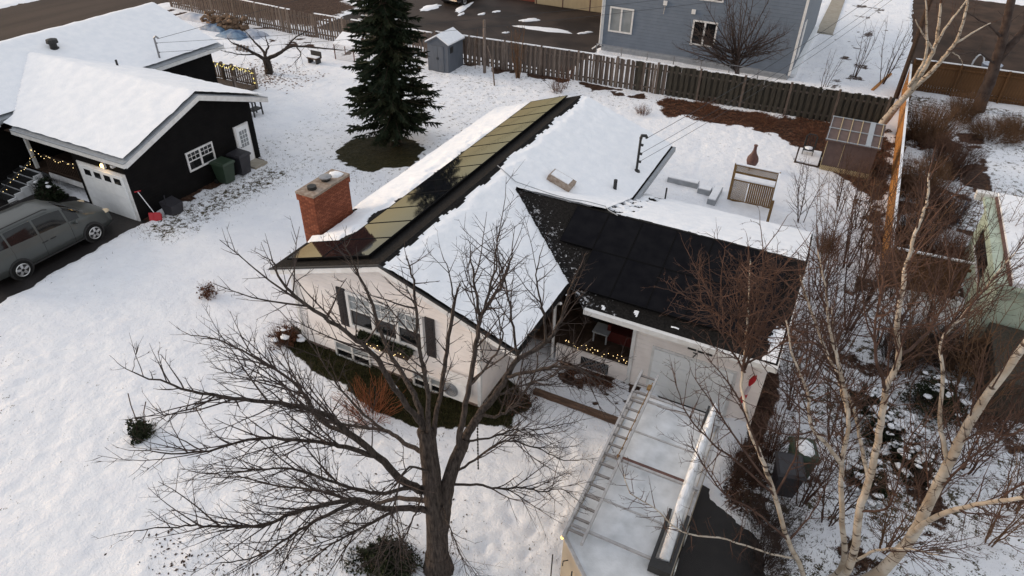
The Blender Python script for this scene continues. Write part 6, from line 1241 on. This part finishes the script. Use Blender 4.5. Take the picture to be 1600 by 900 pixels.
while zt < 10.4:
    f = (zt - .95) / 9.5; rad = 2.35 * (1 - f) ** .75 * (1 if zt > 2.2 else .86); nb_ = 11 if zt < 7 else 8
    for k in range(nb_):
        a = ru(0, 6.283); l_ = rad * ru(.58, 1.1); z0 = zt + ru(-.22, .22); dr_ = ru(.7, 1.4); pts = []
        if zt < 1.6 and math.cos(a - .3) < .2 and rnd() < .35: continue
        for i in range(6):
            u = i / 5; pts.append(Vector((SPX + math.cos(a) * l_ * u, SPY + math.sin(a) * l_ * u, z0 + .05 - .42 * l_ * dr_ * (u * .8) ** 1.2 * .62 + .16 * l_ * max(0, u - .6))))
        br.tube(pts, [.028, .024, .02, .015, .01, .006], 3, cap=False); mb = nd[0 if rnd() < .6 else 1]
        m_ = int(l_ * 42)
        for q in range(m_):
            u = .12 + .88 * (q + rnd()) / m_; i = min(int(u * 5), 4); p_ = pts[i].lerp(pts[i + 1], u * 5 - i); t_ = (pts[i + 1] - pts[i]).normalized(); sd_ = t_.cross(Vector((0, 0, 1))).normalized() * (1 if rnd() < .5 else -1)
            d = (t_ * ru(.5, 1) + sd_ * ru(.3, 1.0) + Vector((0, 0, ru(-.55, .1)))).normalized(); spray(mb, p_, d, ru(.18, .42) * (1.15 - .45 * u), ru(.05, .09))
            if rnd() < .5: spray(mb, p_ + d * .1, (d + Vector((ru(-.5, .5), ru(-.5, .5), ru(-.8, .1)))).normalized(), ru(.15, .3), .07)
        spray(mb, pts[5], (pts[5] - pts[4]).normalized(), .35, .12)
    zt += .21
br.build('branches', 'sprucebark', SPT); nd[0].build('needles', 'needle', SPT); nd[1].build('needles', 'needleb', SPT)
b = MB()
for k in range(60):
    a = ru(0, 6.28); z0 = ru(1.2, 9); r_ = 2.1 * (1 - (z0 - .9) / 9.8) ** .75 * ru(.7, 1); b.blob((SPX + math.cos(a) * r_, SPY + math.sin(a) * r_, z0 - .2 * r_), ru(.06, .16), ru(.05, .1), .025, 6, 3, .3)
b.build('snow_clumps', 'snowcap', SPT, kind='stuff')
# ================================================================== ground litter (stuff)
def scatter(name, mt, n_, fn, size, flat=False, lab=None):
    b = MB(); c = 0; tries = 0
    while c < n_ and tries < n_ * 12:
        tries += 1; q = fn()
        if q is None: continue
        x, y = q; z = gheight(x, y); s_ = size * ru(.5, 1.5); a = ru(0, 6.28)
        if flat: dx, dy = math.cos(a) * s_, math.sin(a) * s_; b.add([(x - dx, y - dy, z + .0), (x + dy * .6, y - dx * .6, z + .02 * rnd()), (x + dx, y + dy, z + .015), (x - dy * .6, y + dx * .6, z + .025 * rnd())], [(0, 1, 2, 3)])
        else:
            lx, ly = ru(-.5, .5) * s_, ru(-.5, .5) * s_; w_ = s_ * .09; b.add([(x - w_ * math.cos(a), y - w_ * math.sin(a), z - .02), (x + w_ * math.cos(a), y + w_ * math.sin(a), z - .02), (x + lx, y + ly, z + s_)], [(0, 1, 2)])
        c += 1
    return b.build(name, mt, label=lab, cat='ground cover', kind='stuff')
def in_masks(ch, th, x0, x1, y0, y1):
    def f():
        x, y = ru(x0, x1), ru(y0, y1); return (x, y) if masks(x, y)[ch] > th * ru(.6, 1.4) else None
    return f
scatter('leaf_litter', 'leafbrown', 15000, in_masks(0, .3, -10, 4.5, 24, 40), .05, True, 'brown fallen leaves in the bed along the back fence')
scatter('grass_blades', 'deadgrass', 5200, in_masks(2, .42, -14, 4, 3.5, 15), .10, False, 'dry grass blades poking through the front lawn snow')
scatter('grass_blades', 'deadgrass', 1500, in_masks(2, .34, -24, -16, 12, 22), .08, False, 'dry grass blades poking through trampled snow by the black house')
scatter('grass_blades', 'grass', 5000, in_masks(1, .6, -14, -5, 9, 14), .10, False, 'short green grass in the bare bed along the white house')
scatter('grass_blades', 'deadgrass', 2500, in_masks(0, .5, .2, 4.5, 9, 40), .14, False, 'dry stalks in the bare strip at the right yard')
scatter('fallen_leaves', 'leafbrown', 900, in_masks(2, .36, -34, -28, 26.5, 32), .06, True, 'dead leaves scattered on the snow under the apple tree')
scatter('fallen_leaves', 'darktwig', 500, in_masks(2, .3, -12, -5, 3.4, 9), .03, True, 'dead leaves on the snow under the big leafless tree')
# footprints: small dark melt marks trodden across the lawn
cl_ = gp(265, 868)
scatter('fallen_leaves', 'darktwig', 45, lambda: (cl_.x + random.gauss(0, .5), cl_.y + random.gauss(0, .28)), .035, True, 'patch of dark leaf debris on the open lawn snow')
